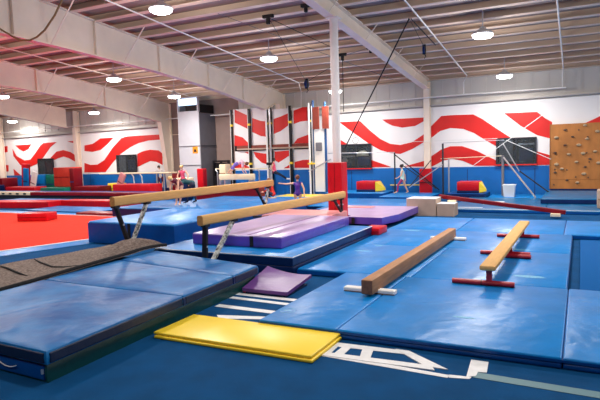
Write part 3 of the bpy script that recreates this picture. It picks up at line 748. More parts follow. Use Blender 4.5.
for lab, pts in (('upper dark slit crossing the brown carpet', [(-7.85, 5.89), (-7.56, 5.78), (-7.11, 5.64), (-6.85, 5.65), (-6.62, 5.79)]),
                 ('lower dark slit in the brown carpet at the left edge', [(-7.87, 5.27), (-7.55, 5.22), (-7.19, 5.13), (-6.92, 5.08)])):
    o = MB().tube([(x, y, hf(x, y)+.006) for x, y in pts], [.004]+[.018]*(len(pts)-2)+[.004], 6).build('carpet_edge_fold', carpet_edge); tag(o, lab, 'carpet edge')

# --- two layer mat under the front balance beam, purple mats
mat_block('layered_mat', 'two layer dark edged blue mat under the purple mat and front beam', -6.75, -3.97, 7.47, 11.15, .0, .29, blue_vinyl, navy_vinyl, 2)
o = MB()
o.tube([(-6.7, 7.46, .285), (-3.965, 7.46, .285), (-3.965, 11.12, .285)], .009, 6)
tag(o.build('piping_cord', tape_white), 'thin white worn piping along the rim of the two layer blue mat', 'trim')
t = thing('purple_mat', 'large purple mat with painted sheen on top, under the front balance beam', 'mat', (-5.41, 9.58, .295))
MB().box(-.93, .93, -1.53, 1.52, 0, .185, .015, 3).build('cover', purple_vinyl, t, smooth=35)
MB().box(-.925, .925, -1.525, 1.515, .17, .2, .012, 3).build('pale_top', purple_sheen_vinyl, t, smooth=35)  # glossy reflection painted as a pale sheet over the purple cover
for x in (-.62, .34): MB().box(x-.035, x+.035, -1.54, -1.529, .01, .19).build('strap', rubber_black, t)
MB().box(.2, .26, -1.45, 1.45, .2, .203).build('stitched_seam', plum_vinyl, t)
m = MB(); m.prism([(-5.2, 12.75), (-4.27, 12.69), (-4.1, 13.5), (-4.12, 15.5), (-6.6, 15.5), (-6.6, 13.05), (-5.22, 13.05)], lambda p: Vector((p[0]+5.2, p[1]-13.8, 0)), lambda p: Vector((p[0]+5.2, p[1]-13.8, .17)))
t = thing('purple_mat', 'purple mat with dark sides behind the small red block', 'mat', (-5.2, 13.8, .1))
m.build('cover', purple_vinyl, t)
m = MB(); m.prism([(-5.19, 12.76), (-4.28, 12.70), (-4.11, 13.5), (-4.13, 15.49), (-6.59, 15.49), (-6.59, 13.06), (-5.2, 13.06)], lambda p: Vector((p[0]+5.2, p[1]-13.8, .16)), lambda p: Vector((p[0]+5.2, p[1]-13.8, .175))); m.build('pale_top', purple_sheen_vinyl, t)  # same painted sheen on the top of this purple mat
MB().box(.15, .22, -1.13, -1.08, .01, .16).build('strap', rubber_black, t)
tag(MB().box(-6.75, -5.08, 11.2, 12.5, .0, .46, .02).build('painted_pad_reflection', pink_vinyl), 'pink block painting the red pole pad reflection at the purple mat end', 'mat')  # red pad mirrored in glossy purple vinyl, painted here as a pink block
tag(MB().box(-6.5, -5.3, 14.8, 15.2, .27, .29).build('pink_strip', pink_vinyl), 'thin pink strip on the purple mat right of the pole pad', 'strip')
# folded plum mat on the floor
t = thing('plum_mat', 'small plum purple mat slumped over the white floor letters', 'mat', (-3.75, 6.65, 0))
m = MB(); vs = []; fs = []; nx, ny = 16, 8
for k, th in enumerate((.045, 0)):
    for j in range(ny+1):
        for i in range(nx+1):
            u, v = i/nx, j/ny
            x = -.38+.70*u - .04*v; y = -.38+.78*v+.05*u*v
            z = .03 + .15*(1-u)**2*(v**1.1) + .06*u*(v) + th
            vs.append(Vector((x, y, z)))
n = (nx+1)*(ny+1)
for j in range(ny):
    for i in range(nx):
        a_ = j*(nx+1)+i; f = (a_, a_+1, a_+nx+2, a_+nx+1); fs += [f, tuple(n+q for q in f[::-1])]
for i in range(nx): fs += [(i, n+i, n+i+1, i+1), (ny*(nx+1)+i+1, n+ny*(nx+1)+i+1, n+ny*(nx+1)+i, ny*(nx+1)+i)]
for j in range(ny):
    a_ = j*(nx+1); b_ = a_+nx+1; fs += [(a_, b_, n+b_, n+a_), (a_+nx, n+a_+nx, n+b_+nx, b_+nx)]
m._new(vs, fs); m.build('cover', plum_vinyl, t, smooth=50)
MB().box(-.34, .28, -.36, .3, .0, .028, .006).build('lower_layer', navy_vinyl, t)
tag(MB().box(-.13, .13, -.05, .05, 0, .05, .015, 2, Matrix.Translation((-4.02, 6.36, 0)) @ Matrix.Rotation(.15, 4, 'Z')).build('red_strap', red_vinyl), 'small orange red strap end on the floor under the corner of the plum mat', 'strap')

# floor lettering (white tape letters showing between the mats)
def decal(name, polys, mat_, label, cat='floor lettering', z=.004):
    m = MB()
    for i_, p in enumerate(polys): m.prism(p, lambda q: Vector((q[0], q[1], .0005)), lambda q: Vector((q[0], q[1], z+i_*.0008)))
    return tag(m.build(name, mat_), label, cat)
decal('floor_letter', [[(-4.3, 6.27), (-3.2, 6.25), (-3.2, 6.15), (-4.3, 6.17)], [(-4.15, 6.07), (-3.2, 6.04), (-3.2, 5.95), (-4.15, 5.98)]], tape_white, 'pair of parallel white letter strokes in front of the plum mat')
decal('floor_letter', [[(-4.1, 5.69), (-3.2, 5.68), (-3.2, 5.57), (-4.1, 5.58)], [(-3.85, 5.28), (-3.2, 5.45), (-3.2, 5.35), (-3.75, 5.17)]], tape_white, 'white letter strokes between the yellow mat and the plum mat')
# outlined letter to the right of the yellow mat, strokes around blue counters
A_ = [[(-2.22, 4.63), (-.96, 4.55), (-.97, 4.49), (-2.22, 4.55)], [(-2.20, 4.82), (-2.18, 4.93), (-1.45, 4.97), (-1.40, 4.88)], [(-2.22, 4.55), (-2.22, 4.93), (-2.1, 4.93), (-2.09, 4.58)],
 [(-2.06, 4.6), (-2.05, 4.93), (-1.97, 4.93), (-1.96, 4.6)], [(-1.79, 4.6), (-1.87, 4.93), (-1.76, 4.93), (-1.69, 4.6)], [(-1.56, 4.97), (-1.43, 4.97), (-1.0, 4.66), (-1.2, 4.66)],
 [(-2.22, 4.55), (-2.22, 4.64), (-1.15, 4.69), (-1.1, 4.60)]]
decal('floor_letter', A_, tape_white, 'outlined white floor letter beside the right end of the yellow mat')
decal('floor_letter', [[(-.97, 4.56), (-.79, 4.58), (-.80, 4.535), (-.96, 4.50)], [(-.86, 4.97), (-.71, 4.97), (-.69, 4.72), (-.76, 4.71), (-.76, 4.62), (-.83, 4.56)]], tape_white, 'white hooked floor letter end under the front mats')
decal('floor_tape', [[(-.765, 4.70), (2.4, 4.58), (2.4, 4.46), (-.78, 4.58)]], tape_grey, 'grey green tape line on the carpet along the front of the mats', 'tape')

# blue padded blocks behind the brown carpet
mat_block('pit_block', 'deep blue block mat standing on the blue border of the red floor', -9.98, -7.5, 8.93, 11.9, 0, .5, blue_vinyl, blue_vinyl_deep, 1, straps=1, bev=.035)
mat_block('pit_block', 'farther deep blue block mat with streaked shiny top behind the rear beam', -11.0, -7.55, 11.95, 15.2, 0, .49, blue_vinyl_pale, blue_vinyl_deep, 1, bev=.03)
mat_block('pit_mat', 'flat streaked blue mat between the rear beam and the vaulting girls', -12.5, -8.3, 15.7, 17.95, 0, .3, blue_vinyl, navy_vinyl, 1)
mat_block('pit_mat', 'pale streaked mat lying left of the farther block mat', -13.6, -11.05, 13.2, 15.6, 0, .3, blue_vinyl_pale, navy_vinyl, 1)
t = thing('springboard', 'small tan springboard on the far mats under the rear beam tip', 'springboard', (-9.3, 16.0, .3), .3)
MB().box(-.22, .22, -.12, .12, .05, .13, .02).build('board', beam_suede, t)
MB().box(-.2, .2, -.1, .1, 0, .05).build('base', navy_vinyl, t)
mat_block('wedge_mat', 'yellow mat on the floor left of the purple dressed girl', -10.9, -9.0, 18.6, 20.3, .1, .2, yellow_vinyl, navy_vinyl, 1)
mat_block('landing_mat', 'blue mat under the bars below the striped panels', -14.5, -9.5, 18.5, 21.3, 0, .1, blue_vinyl, blue_vinyl_deep, 1)
mat_block('red_barrier_mat', 'long red mat seen between the two balance beams', -13.9, -10.95, 18.0, 18.48, 0.0, .62, red_vinyl, dark_red_vinyl, 1)

# ---------------------------------------------------------------- balance beams
def bal_beam(name_label, L, a, b, ztop, legs, group=None):
    """a, b near/far end points on the floor plane; section .13 x .16"""
    d = Vector((b[0]-a[0], b[1]-a[1], 0)); Ln = d.length; rz = math.atan2(-d.x, d.y)
    t = thing('balance_beam', name_label, 'balance beam', (a[0], a[1], 0), rz, 'high balance beams')
    m = MB(); prof = []
    for k in range(16):
        an = 2*PI*k/16
        c, s = math.cos(an), math.sin(an)
        px = .06*(abs(c)**.45)*(1 if c > 0 else -1); pz = .082*(abs(s)**.5)*(1 if s > 0 else -1)
        prof.append((px, pz+ztop-.082))
    m.prism(prof, lambda p: Vector((p[0], 0, p[1])), lambda p: Vector((p[0], Ln, p[1])))
    m.build('beam_body', beam_suede, t, smooth=35)
    m = MB(); m.prism([(p[0]*.96, (p[1]-ztop+.08)*.96+ztop-.08) for p in prof], lambda p: Vector((p[0], -.006, p[1])), lambda p: Vector((p[0], .002, p[1]))); m.build('end_cap', beam_end, t)
    zb = ztop-.165
    for (y0, y1, z0, mt, w) in legs:
        l = MB(); l.bar((0, y0, zb+.01), (0, y1, z0), w, .05, .008); g = l.build('leg', mt, t)
        MB().box(-.05, .05, y0-.06, y0+.06, zb-.03, zb+.02, .006).build('leg_clamp', black_metal, g)
        MB().bar((-.03, y0*.55+y1*.45, zb*.55+z0*.45), (.05, y0*.55+y1*.45, zb*.55+z0*.45), .03, .03).build('adjusting_knob', chrome, g)
    for y in (legs[0][1]+.05, legs[2][1]-.05):
        MB().box(-.5, .5, y-.04, y+.04, .302 if name_label.startswith('far') is False else .302, .33).build('cross_foot', dark_steel, t) if False else MB().box(-.4, .4, y-.04, y+.04, legs[0][2]-.03, legs[0][2]+.02, .01).build('cross_foot', dark_steel, t)
    return t
bal_beam('nearer tan balance beam crossing the middle of the photo above the purple mat', 5, (-5.32, 6.96), (-4.99, 12.05), .965,
 [(.12, .06, .05, black_metal, .09), (.86, .12, .05, chalky, .075), (4.6, 4.95, .5, black_metal, .055), (4.97, 5.0, .5, black_metal, .05)])
bal_beam('farther tan balance beam on the left, above the blue block mats', 5, (-7.04, 6.84), (-6.84, 11.9), 1.255,
 [(.06, .33, .36, black_metal, .08), (.80, .36, .36, chalky, .075), (4.35, 4.85, .5, black_metal, .055), (4.9, 4.7, .5, chalky, .05)])

# ---------------------------------------------------------------- red spring floor and far left
t = thing('spring_floor', 'wide red carpeted spring floor at the left', 'floor', (-20, 8, 0))
F = [(-10.95, 7.43), (-10.36, 9.25), (-10.4, 13.2), (-40, 13.4), (-40, -4), (-14.5, -4)]
def ff(z): return lambda p: Vector((p[0]+20, p[1]-8, z))
MB().prism(F, ff(.002), ff(.02)).build('red_carpet', carpet_red, t)
m = MB()
for a, b in zip(F[:3], F[1:4]): m.bar((a[0]+20, a[1]-8, .018), (b[0]+20, b[1]-8, .018), .07, .012)
a = Vector((-10.95+20, 7.43-8, .018)); b = Vector((-14.5+20, -4-8, .018)); m.bar(a, b, .07, .012)
m.build('border_line', tape_white, t)
MB().prism([(p[0]+.65, p[1]-.0) for p in F[:2]] + [(-9.9, 13.8), (-40, 14.0), (-40, 13.4), (-10.4, 13.2)] + [F[1], F[0], (-14.5, -4), (-13.7, -4)], ff(.001), ff(.012)).build('blue_border', blue_vinyl, t)
t = thing('red_block', 'small red block lying on the red spring floor', 'block', (-15.35, 11.75, .02), .35)
MB().box(-.5, .5, -.3, .3, 0, .25, .03).build('cover', red_vinyl, t, smooth=35)
MB().box(-.48, .48, -.307, -.3, .12, .135).build('seam', dark_red_vinyl, t)
t = thing('trainers', 'pair of pale shoes left on the red floor at the left edge', 'shoes', (-16.0, 10.4, .02))
for dx in (-.08, .1):
    m = MB(); m.ball((dx, 0, .05), .055, (.9, 2.4, .9), 8); s = m.build('shoe', white_paint, t, smooth=60)
    MB().box(dx-.045, dx+.045, -.13, .13, 0, .015, .004).build('sole', tower_grey, s)
mat_block('red_barrier_mat', 'bright red padded barrier at the left edge along the red floor', -23.2, -19.0, 14.6, 15.6, 0, .26, red_vinyl, red_vinyl, 1, rot=.2)
mat_block('red_barrier_mat', 'bright red padded barrier behind the near end of the rear beam', -18.95, -15.4, 15.7, 16.4, 0, .26, red_vinyl, red_vinyl, 1, rot=.03)
mat_block('lavender_mat', 'pale lavender mat between the red floor and the red barrier', -18.9, -15.2, 13.9, 15.5, 0, .05, blue_vinyl_pale, navy_vinyl, 1)
mat_block('lavender_mat', 'lavender mat behind the bright red barriers', -24.5, -14.8, 16.9, 17.9, 0, .1, blue_vinyl_pale, navy_vinyl, 1)
mat_block('thin_red_mat', 'thin dark red mat edge under the near end of the rear beam', -15.4, -13.65, 13.3, 13.9, 0, .1, dark_red_vinyl, dark_red_vinyl, 1)
t = thing('tumble_track', 'long low tumble track with cream edge pad and dark slots at left', 'trampoline', (-24, 18.9, 0))
MB().box(-4.5, 7.3, -.5, .6, .0, .32).build('frame', dark_steel, t)
MB().box(-4.5, 7.3, -.2, .6, .32, .34).build('bed', blue_vinyl_deep, t)
MB().box(-4.5, -.4, -.55, -.2, .2, .36, .02).build('cream_pad', cream, t)
MB().box(-.4, 7.3, -.55, -.2, .2, .36, .02).build('red_pad', dark_red_vinyl, t)
for k in range(7): MB().box(-4.2+k*.55, -4.0+k*.55, -.56, -.54, .24, .31).build('slot', rubber_black, t)
# stored blocks by the left wall
def simple(name, label, cat,  x0, x1, y0, y1, z0, z1, mt, seam=None, rot=0, tilt=0):
    t = thing(name, label, cat, ((x0+x1)/2, (y0+y1)/2, z0), rot, {'foam_block': 'foam blocks stored along the walls', 'leaning_board': 'boards leaning on the left wall'}.get(name))
    if tilt: t.rotation_euler = (0, tilt, rot)
    w, d, h = x1-x0, y1-y0, z1-z0
    MB().box(-w/2, w/2, -d/2, d/2, 0, h, min(.04, w*.2, d*.2, h*.2)).build('cover', mt, t, smooth=35)
    MB().box(-w/2+.02, w/2-.02, -d/2-.008, -d/2+.002, h*.48, h*.52).build('seam', seam or seam_blue, t)
    return t
orange_red = material('orange_red_vinyl', (206,58,44), **V)
green_bright = material('green_vinyl_bright', (10,116,96), **V)
simple('foam_block', 'large faded red block standing against the left striped wall', 'block', -25.75, -24.42, 20.9, 21.7, .45, 1.5, orange_red, dark_red_vinyl)
simple('foam_block', 'dark red block right of the faded red block', 'block', -24.29, -23.98, 20.7, 21.3, .0, 1.45, dark_red_vinyl)
simple('foam_block', 'green mat stack under the faded red block', 'block', -26.15, -24.3, 20.3, 21.75, 0, .44, green_bright)
simple('foam_block', 'dark red low block right of the green stack', 'block', -23.65, -22.0, 20.4, 21.4, 0, .5, dark_red_vinyl)
simple('foam_block', 'small yellow block in front of the blue wall at left', 'block', -22.3, -21.4, 21.4, 21.9, .1, .6, yellow_vinyl)
simple('foam_block', 'teal upright block under the left dark window', 'block', -27.3, -26.55, 21.6, 22.1, .0, 1.1, green_bright)
simple('foam_block', 'blue upright block under the left dark window', 'block', -28.1, -27.4, 21.6, 22.1, .0, 1.1, blue_vinyl)
simple('foam_block', 'tall red panel leaning left of the blue board', 'block', -29.15, -28.6, 21.4, 21.6, .0, 1.75, red_vinyl, None, 0, .06)
simple('leaning_board', 'blue board leaning on the left striped wall', 'board', -28.5, -28.1, 21.0, 21.1, .0, 1.5, blue_vinyl, None, 0, .08)
simple('leaning_board', 'white board leaning beside the blue board', 'board', -27.9, -27.5, 20.9, 21.0, .0, 1.35, white_paint, tower_grey, 0, .3)
simple('foam_block', 'long red block in front of the leaning boards', 'block', -28.6, -26.2, 20.0, 20.8, .0, .5, red_vinyl)
simple('foam_block', 'dark red block at the far left edge below the stripes', 'block', -32.0, -29.7, 20.6, 21.6, .0, .95, dark_red_vinyl)
simple('foam_block', 'blue block in front of the far left column', 'block', -30.3, -29.2, 19.4, 20.4, .0, .6, navy_vinyl)
simple('foam_block', 'long red block behind the white bar legs left of the tower', 'block', -20.1, -17.7, 19.6, 20.4, .0, .66, red_vinyl)
simple('foam_block', 'dark red block between the low bar and the foot of the white tower', 'block', -17.62, -17.15, 21.0, 21.6, .0, 1.1, dark_red_vinyl)
t = thing('steel_chair', 'small steel frame chair at far left in front of the red blocks', 'chair', (-29.3, 19.2, 0), .4)
for dx in (-.2, .2):
    for dy in (-.2, .2): MB().cyl((dx, dy, 0), (dx, dy, .45 if dy < 0 else .9), .018).build('leg', chrome, t)
MB().box(-.22, .22, -.22, .22, .43, .47, .01).build('seat', blue_vinyl, t)
MB().box(-.22, .22, .18, .22, .62, .9, .01).build('backrest', blue_vinyl, t)
t = thing('pink_mat_roll', 'narrow pink mat leaning diagonally against the low bars at left', 'mat', (-21.1, 20.9, .25)); t.rotation_euler = (0, .5, 0)
MB().box(-.18, .18, -.06, .06, 0, 1.0, .03).build('cover', pink_vinyl, t)
MB().box(-.17, .17, -.066, -.06, .48, .52).build('seam', dark_red_vinyl, t)

# ---------------------------------------------------------------- bars
def bar_rail(t, a, b, r=.022, mt=cream): return MB().cyl(a, b, r).build('rail', mt, t)
t = thing('low_bars', 'low training bar with white curved legs in front of the left wall', 'bars', (-20, 21, 0))
bar_rail(t, (-2.4, 0, 1.12), (2.3, 0, 1.12), .035)
bar_rail(t, (-2.4, .5, 1.12), (2.3, .5, 1.12), .035)
for x in (-.78, 1.45, 1.9): MB().cyl((x, 0, 0), (x, 0, 1.1), .035).build('leg', chrome, t)
for x in (-.25, .3): MB().tube([(x-.14, .2, 1.1), (x, .2, .95), (x+.03, .2, .5), (x+.03, .2, 0)], .03).build('leg', white_paint, t)
for x in (-.78, 1.45): MB().box(x-.12, x+.12, -.35, .6, 0, .04).build('base', dark_steel, t)
t = thing('uneven_bars', 'low bar apparatus below the striped panels, left of the swinging girl', 'bars', (-13.5, 21.1, .1))
bar_rail(t, (-1.6, 0, 1.17), (1.35, 0, 1.15), .03, cream)
for x in (-1.5, .75, 1.3): MB().tube([(x-.1, 0, 1.14), (x, 0, 1.02), (x, 0, .5), (x, 0, 0)], .03).build('upright', chrome, t)
for x in (-1.5, .75): MB().box(x-.1, x+.1, -.5, .28, 0, .04).build('base', dark_steel, t)
t = thing('high_bar_upright', 'white double upright of the high bar crossing the striped panels', 'bar upright', (-12.12, 20.9, .1))
MB().cyl((-.06, 0, 0), (-.06, 0, 3.9), .04).build('tube', white_paint, t)
MB().cyl((.12, 0, 0), (.12, 0, 3.75), .03).build('tube', chrome, t)
MB().box(-.1, .16, -.05, .05, 1.3, 1.42).build('height_clamp', black_metal, t)
# right hand bars
t = thing('high_bar', 'high bar in front of the striped wall with diagonal braces to the red column pad', 'bars', (-6.5, 21, 0))
MB().cyl((0, 0, .19), (0, 0, 1.8), .03).build('upright', dark_steel, t)
bar_rail(t, (-2.9, .1, 1.84), (0, 0, 1.8), .014, chrome)
MB().bar((0, -.02, 1.72), (1.6, .52, .3), .04, .04).build('brace', black_metal, t)
MB().bar((.3, .0, 1.3), (1.5, .45, .35), .035, .035).build('brace', dark_steel, t)
t = thing('uneven_bars', 'uneven bars between the red column pad and the right window', 'bars', (-4.72, 21.4, 0))
MB().cyl((0, 0, .1), (0, 0, 2.08), .035).build('upright', dark_steel, t)
MB().cyl((.18, .2, .1), (.18, .2, 1.5), .03).build('upright', chrome, t)
MB().cyl((2.17, 0, .1), (2.17, 0, 1.58), .05).build('upright', tower_grey, t)
bar_rail(t, (0, 0, 2.1), (2.2, .1, 2.13), .012, chrome)
bar_rail(t, (-.1, .1, 1.5), (2.17, 0, 1.56), .014, cream)
MB().bar((0, -.05, 1.28), (-1.25, -.3, .42), .035, .035).build('brace', chrome, t)
MB().bar((-.45, -.05, 1.45), (-1.25, -.3, .42), .035, .035).build('brace', dark_steel, t)
MB().bar((2.2, -.05, 1.5), (3.35, -1.0, .12), .04, .04).build('brace', chrome, t)
MB().bar((2.18, -.0, 2.0), (2.75, -.1, .98), .03, .03).build('brace', chrome, t)
MB().bar((2.75, -.1, 1.0), (3.72, -.2, .25), .045, .045).build('brace', dark_steel, t)
MB().box(-.1, .1, -.12, .12, .1, .14).build('base', dark_steel, t)
def cable(label, a, b, r=.008, mt=tape_white, sag=0, name='guy_cable'):
    return tag(MB().tube(catenary(a, b, sag, 12 if sag else 2), r, 6).build(name, mt), label, 'cable', 'cables strung under the roof and around the bars')
cable('pale guy cable running up past the right window to the climbing board', (-3.6, 21.2, 1.2), (-1.18, 21.4, 3.0), .014)
cable('pale guy cable from the top of the window down to the climbing board', (-2.42, 21.3, 2.12), (-.95, 21.4, 1.4), .014)
cable('pale cable running level between bar upright and window', (-6.9, 21.9, 2.2), (-2.8, 21.9, 2.2), .01)
cable('thick black cable slanting from the roof down to the window left of the column', (-3.98, 14.3, 5.25), (-6.55, 16.0, 1.98), .02, rubber_black)
cable('thin black cord from the roof peg to the blue pulley at right', (-3.98, 14.32, 5.25), (-4.3, 17.1, 4.98), .008, rubber_black)
cable('thin black rod under the roof right of the blue pulley', (-3.95, 14.36, 5.25), (-4.02, 17.35, 5.06), .016, rubber_black)
cable('black cord from the upper roof clamp down to the hanging pulley left of the pole', (-7.38, 13.0, 5.45), (-9.55, 19.6, 4.62), .01, rubber_black)
cable('black cord from the upper roof clamp slanting right to behind the pole', (-7.36, 13.0, 5.45), (-6.6, 15.9, 4.95), .009, rubber_black)
cable('black cord from the hanging pulley up to the pole', (-9.5, 19.6, 4.65), (-7.9, 18.4, 4.95), .009, rubber_black)
cable('thin cord hanging straight beside the pole', (-7.02, 17.15, 5.0), (-7.02, 17.15, 3.2), .012, rubber_black)
cable('thin pale cord under the roof crossing behind the pole', (-8.3, 12, 5.5), (-6.4, 20.8, 4.55), .007, tower_grey)
cable('thin cord between the small clamps right of the pole', (-7.0, 17.15, 5.02), (-5.95, 16.75, 5.1), .007, tower_grey)
def pulley(label, loc, mt=blue_metal, s=1):
    t = thing('pulley', label, 'pulley', loc)
    MB().cyl((-.03*s, 0, 0), (.03*s, 0, 0), .12*s, n=18).build('wheel', mt, t)
    MB().box(-.05*s, .05*s, -.03*s, .03*s, -.14*s, .16*s, .01).build('cheek_plate', rubber_black, t)
    MB().tube([(0, 0, -.12*s), (.05*s, 0, -.2*s), (.0, 0, -.26*s)], .018*s).build('hook', rubber_black, t)
    return t
pulley('dark blue pulley hanging left of the tall pole', (-9.55, 19.6, 4.55), navy_vinyl, 1.25)
pulley('dark blue pulley hanging at upper right beside the black rod', (-4.32, 17.15, 4.92), navy_vinyl)
def clamp(label, loc, s=1):
    t = thing('roof_clamp', label, 'clamp', loc)
    MB().box(-.16*s, .16*s, -.05, .05, -.04, .05, .015).build('bar', rubber_black, t)
    MB().box(-.05*s, .05*s, -.04, .04, -.2*s, -.03, .015).build('jaw', rubber_black, t)
    return t
clamp('black roof clamp at the top where two cords meet', (-7.4, 12.99, 5.5), 1)
clamp('black clamp at the top edge beside the slim girder', (-6.05, 12.5, 5.48), .8)
clamp('small black clamp just right of the tall pole', (-7.02, 17.15, 5.05), .9)
clamp('small black clamp on the slim girder edge', (-5.92, 16.8, 5.1), .8)
t = thing('hoop', 'thin white hoop hanging above the middle window', 'hoop', (-8.5, 22.0, 2.34))
m = MB(); m.tube([(.13*math.cos(2*PI*k/24), 0, .13*math.sin(2*PI*k/24)) for k in range(25)], .012, 6); m.build('ring', tower_grey, t)
MB().cyl((0, 0, .13), (0, 0, .2), .008).build('cord', tower_grey, t)
# bucket
t = thing('bucket', 'white square bucket on the teal mat in front of the blue wall', 'bucket', (-2.28, 21.0, .1))
m = MB(); m.prism([(-.17, -.17), (.17, -.17), (.17, .17), (-.17, .17)], lambda p: Vector((p[0], p[1], 0)), lambda p: Vector((p[0]*1.2, p[1]*1.2, .42))); m.build('tub', bucket_white, t)
m = MB(); m.box(-.22, .22, -.22, .22, .4, .44, .01); m.build('rim', bucket_white, t)
simple('foam_block', 'tan carpeted block cut off by the right edge of the photo', 'block', .41, .9, 17.3, 17.8, 0.1, .62, foam_tan, ply_edge)
# beams the children use
t = thing('padded_beam', 'cream padded beam below the leftmost striped panels, under the bending girl', 'balance beam', (-13.1, 19.9, .1))
MB().box(-.95, .85, -.08, .08, .72, .98, .05).build('beam_body', cream, t, smooth=40)
for dx in (-.8, -.55, .7): MB().box(dx-.04, dx+.04, -.2, .2, 0, .72).build('leg', chrome, t)
t = thing('vault_table', 'cream padded beam end left of the red tower pad, behind the pink dressed girl', 'vault', (-15.7, 19.6, .0))
MB().box(-.45, .3, -.3, .3, .62, .95, .06).build('padded_top', cream, t, smooth=40)
MB().box(-.1, .1, -.1, .1, .03, .62).build('pedestal', navy_vinyl, t)
MB().box(-.3, .3, -.25, .25, .0, .03).build('base', dark_steel, t)
simple('equipment_box', 'small cream box at the left end of the padded beam', 'box', -14.2, -13.85, 20.1, 20.5, .7, 1.5, cream, ply_edge)

# ================================================================ PEOPLE
def person(label, loc, J, S, cols, hair=None, hair_style='bun', rot=math.radians(27), face=-1, skin_m=None, girth=1, lookdir=None):
    """J: joints in metres, x = to the camera's right, y = away, z = up. S: standing height. cols: group -> material."""
    sk = skin_m or skin
    t = thing('person', label, 'person', loc, rot)
    k = S/1.7*girth
    R_ = dict(pelvis=.125*k, waist=.105*k, chest=.125*k, neck=.05*k, head=.098*S/1.7*1.12, sho=.055*k, elb=.038*k, wri=.027*k, hip=.088*k, knee=.055*k, ank=.038*k)
    caps = []   # (a, b, ra, rb, group)
    def P(n): return Vector(J[n])
    pel, che, nek, hd = P('pelvis'), P('chest'), P('neck'), P('head')
    side = (P('shoR')-P('shoL'))
    mid = pel.lerp(che, .5)
    for s in ('L', 'R'):
        hp, kn, an, to = P('hip'+s), P('kne'+s), P('ank'+s), P('toe'+s)
        sh, el, wr, ha = P('sho'+s), P('elb'+s), P('wri'+s), P('han'+s)
        caps += [(pel, hp, R_['pelvis']*.85, R_['hip'], 'hips'), (hp, kn, R_['hip'], R_['knee'], 'thigh'+s), (kn, kn.lerp(an, .3), R_['knee'], R_['knee']*.95, 'shin'+s), (kn.lerp(an, .3), an, R_['knee']*.95, R_['ank'], 'shin'+s), (an, to, R_['ank'], R_['ank']*.7, 'foot'+s)]
        caps += [(che, sh, R_['chest']*.7, R_['sho'], 'chest'), (sh, el, R_['sho'], R_['elb'], 'arm'), (el, wr, R_['elb'], R_['wri'], 'forearm'), (wr, ha, R_['wri'], R_['wri']*1.15, 'hand')]
        # five fingers
        hd_dir = (ha-wr).normalized(); sp = side.normalized()
        if abs(sp.dot(hd_dir)) > .8: sp = hd_dir.cross(Vector((0,1,0))).normalized()
        for q, ln in ((-1.5, .8), (-.5, 1), (.5, 1.05), (1.5, .9)):
            b0 = ha + sp*q*.013*k*1.2; b1 = b0 + (hd_dir + sp*q*.06)*.05*k*ln
            b2 = b1 + (hd_dir*.8 + Vector((0,0,-.35)) + sp*q*.05)*.03*k*ln
            caps += [(b0, b1, .009*k, .008*k, 'hand'), (b1, b2, .008*k, .006*k, 'hand')]
        caps.append((wr.lerp(ha, .3), wr.lerp(ha, .3) + (sp*(-1 if s == 'L' else 1)*.03 + hd_dir*.035)*k, .011*k, .008*k, 'hand'))
    caps += [(pel, mid, R_['pelvis'], R_['waist'], 'waist'), (mid, che, R_['waist'], R_['chest'], 'chest'), (che, nek, R_['chest']*.8, R_['neck'], 'chest'), (nek, hd, R_['neck'], R_['neck'], 'neck')]
    ld = Vector(lookdir or (face, 0, 0)).normalized(); up = (hd-nek).normalized(); ld = (ld-up*ld.dot(up)).normalized(); sd = up.cross(ld)
    rh = R_['head']
    caps += [(hd-up*rh*.25+ld*rh*.1, hd+up*rh*.2, rh*.72, rh*.85, 'head'), (hd-up*rh*.55+ld*rh*.3, hd-up*rh*.2+ld*rh*.25, rh*.42, rh*.6, 'head'),
             (hd+ld*rh*.85-up*rh*.02, hd+ld*rh*1.02-up*rh*.2, rh*.08, rh*.13, 'head')]
    for e in (-1, 1): caps.append((hd+sd*e*rh*.82-up*rh*.12, hd+sd*e*rh*.86+up*rh*.1, rh*.1, rh*.13, 'head'))
    m = MB()
    for a, b, ra, rb, g in caps:
        m.ball(a, ra, n=8); m.ball(b, rb, n=8)
        if (b-a).length > 1e-4: m.cyl(a, b, ra, rb, n=14)
    bmesh.ops.recalc_face_normals(m.bm, faces=m.bm.faces[:])
    me = bpy.data.meshes.new('tmp'); m.bm.to_mesh(me); m.bm.free()
    o = bpy.data.objects.new('tmp', me); C.objects.link(o)
    md = o.modifiers.new('r', 'REMESH'); md.mode = 'VOXEL'; md.voxel_size = .0095*S/1.3
    sm = o.modifiers.new('s', 'SMOOTH'); sm.factor = .5; sm.iterations = 3
    dg = bpy.context.evaluated_depsgraph_get(); dg.update()
    me2 = bpy.data.meshes.new_from_object(o.evaluated_get(dg)); me2.name = 'body'
    bpy.data.objects.remove(o)
    ms = [sk]; gi = {}
    me2.materials.clear(); me2.materials.append(sk)
    for g, mm in cols.items():
        if mm not in ms: ms.append(mm); me2.materials.append(mm)
        gi[g] = ms.index(mm)
    segs = [(a, b, ra, rb, g) for a, b, ra, rb, g in caps]
    for p in me2.polygons:
        c = p.center; best = 9; bg = None
        for a, b, ra, rb, g in segs:
            d = b-a; L2 = d.length_squared; u = max(0, min(1, (c-a).dot(d)/L2)) if L2 > 1e-9 else 0
            dist = (c-(a+d*u)).length - (ra+(rb-ra)*u)
            if dist < best: best = dist; bg = g
        p.material_index = gi.get(bg, gi.get(bg.rstrip('LR'), 0)); p.use_smooth = True
    body = bpy.data.objects.new('body', me2); C.objects.link(body); body.parent = t
    for e in (-1, 1):
        MB().ball(hd+ld*rh*.83+sd*e*rh*.34+up*rh*.06, rh*.1, n=6).build('eye', eye_dark, t)
    MB().ball(hd+ld*rh*.86-up*rh*.42, rh*.12, (1, 1, .5), n=6).build('mouth', lip, t)
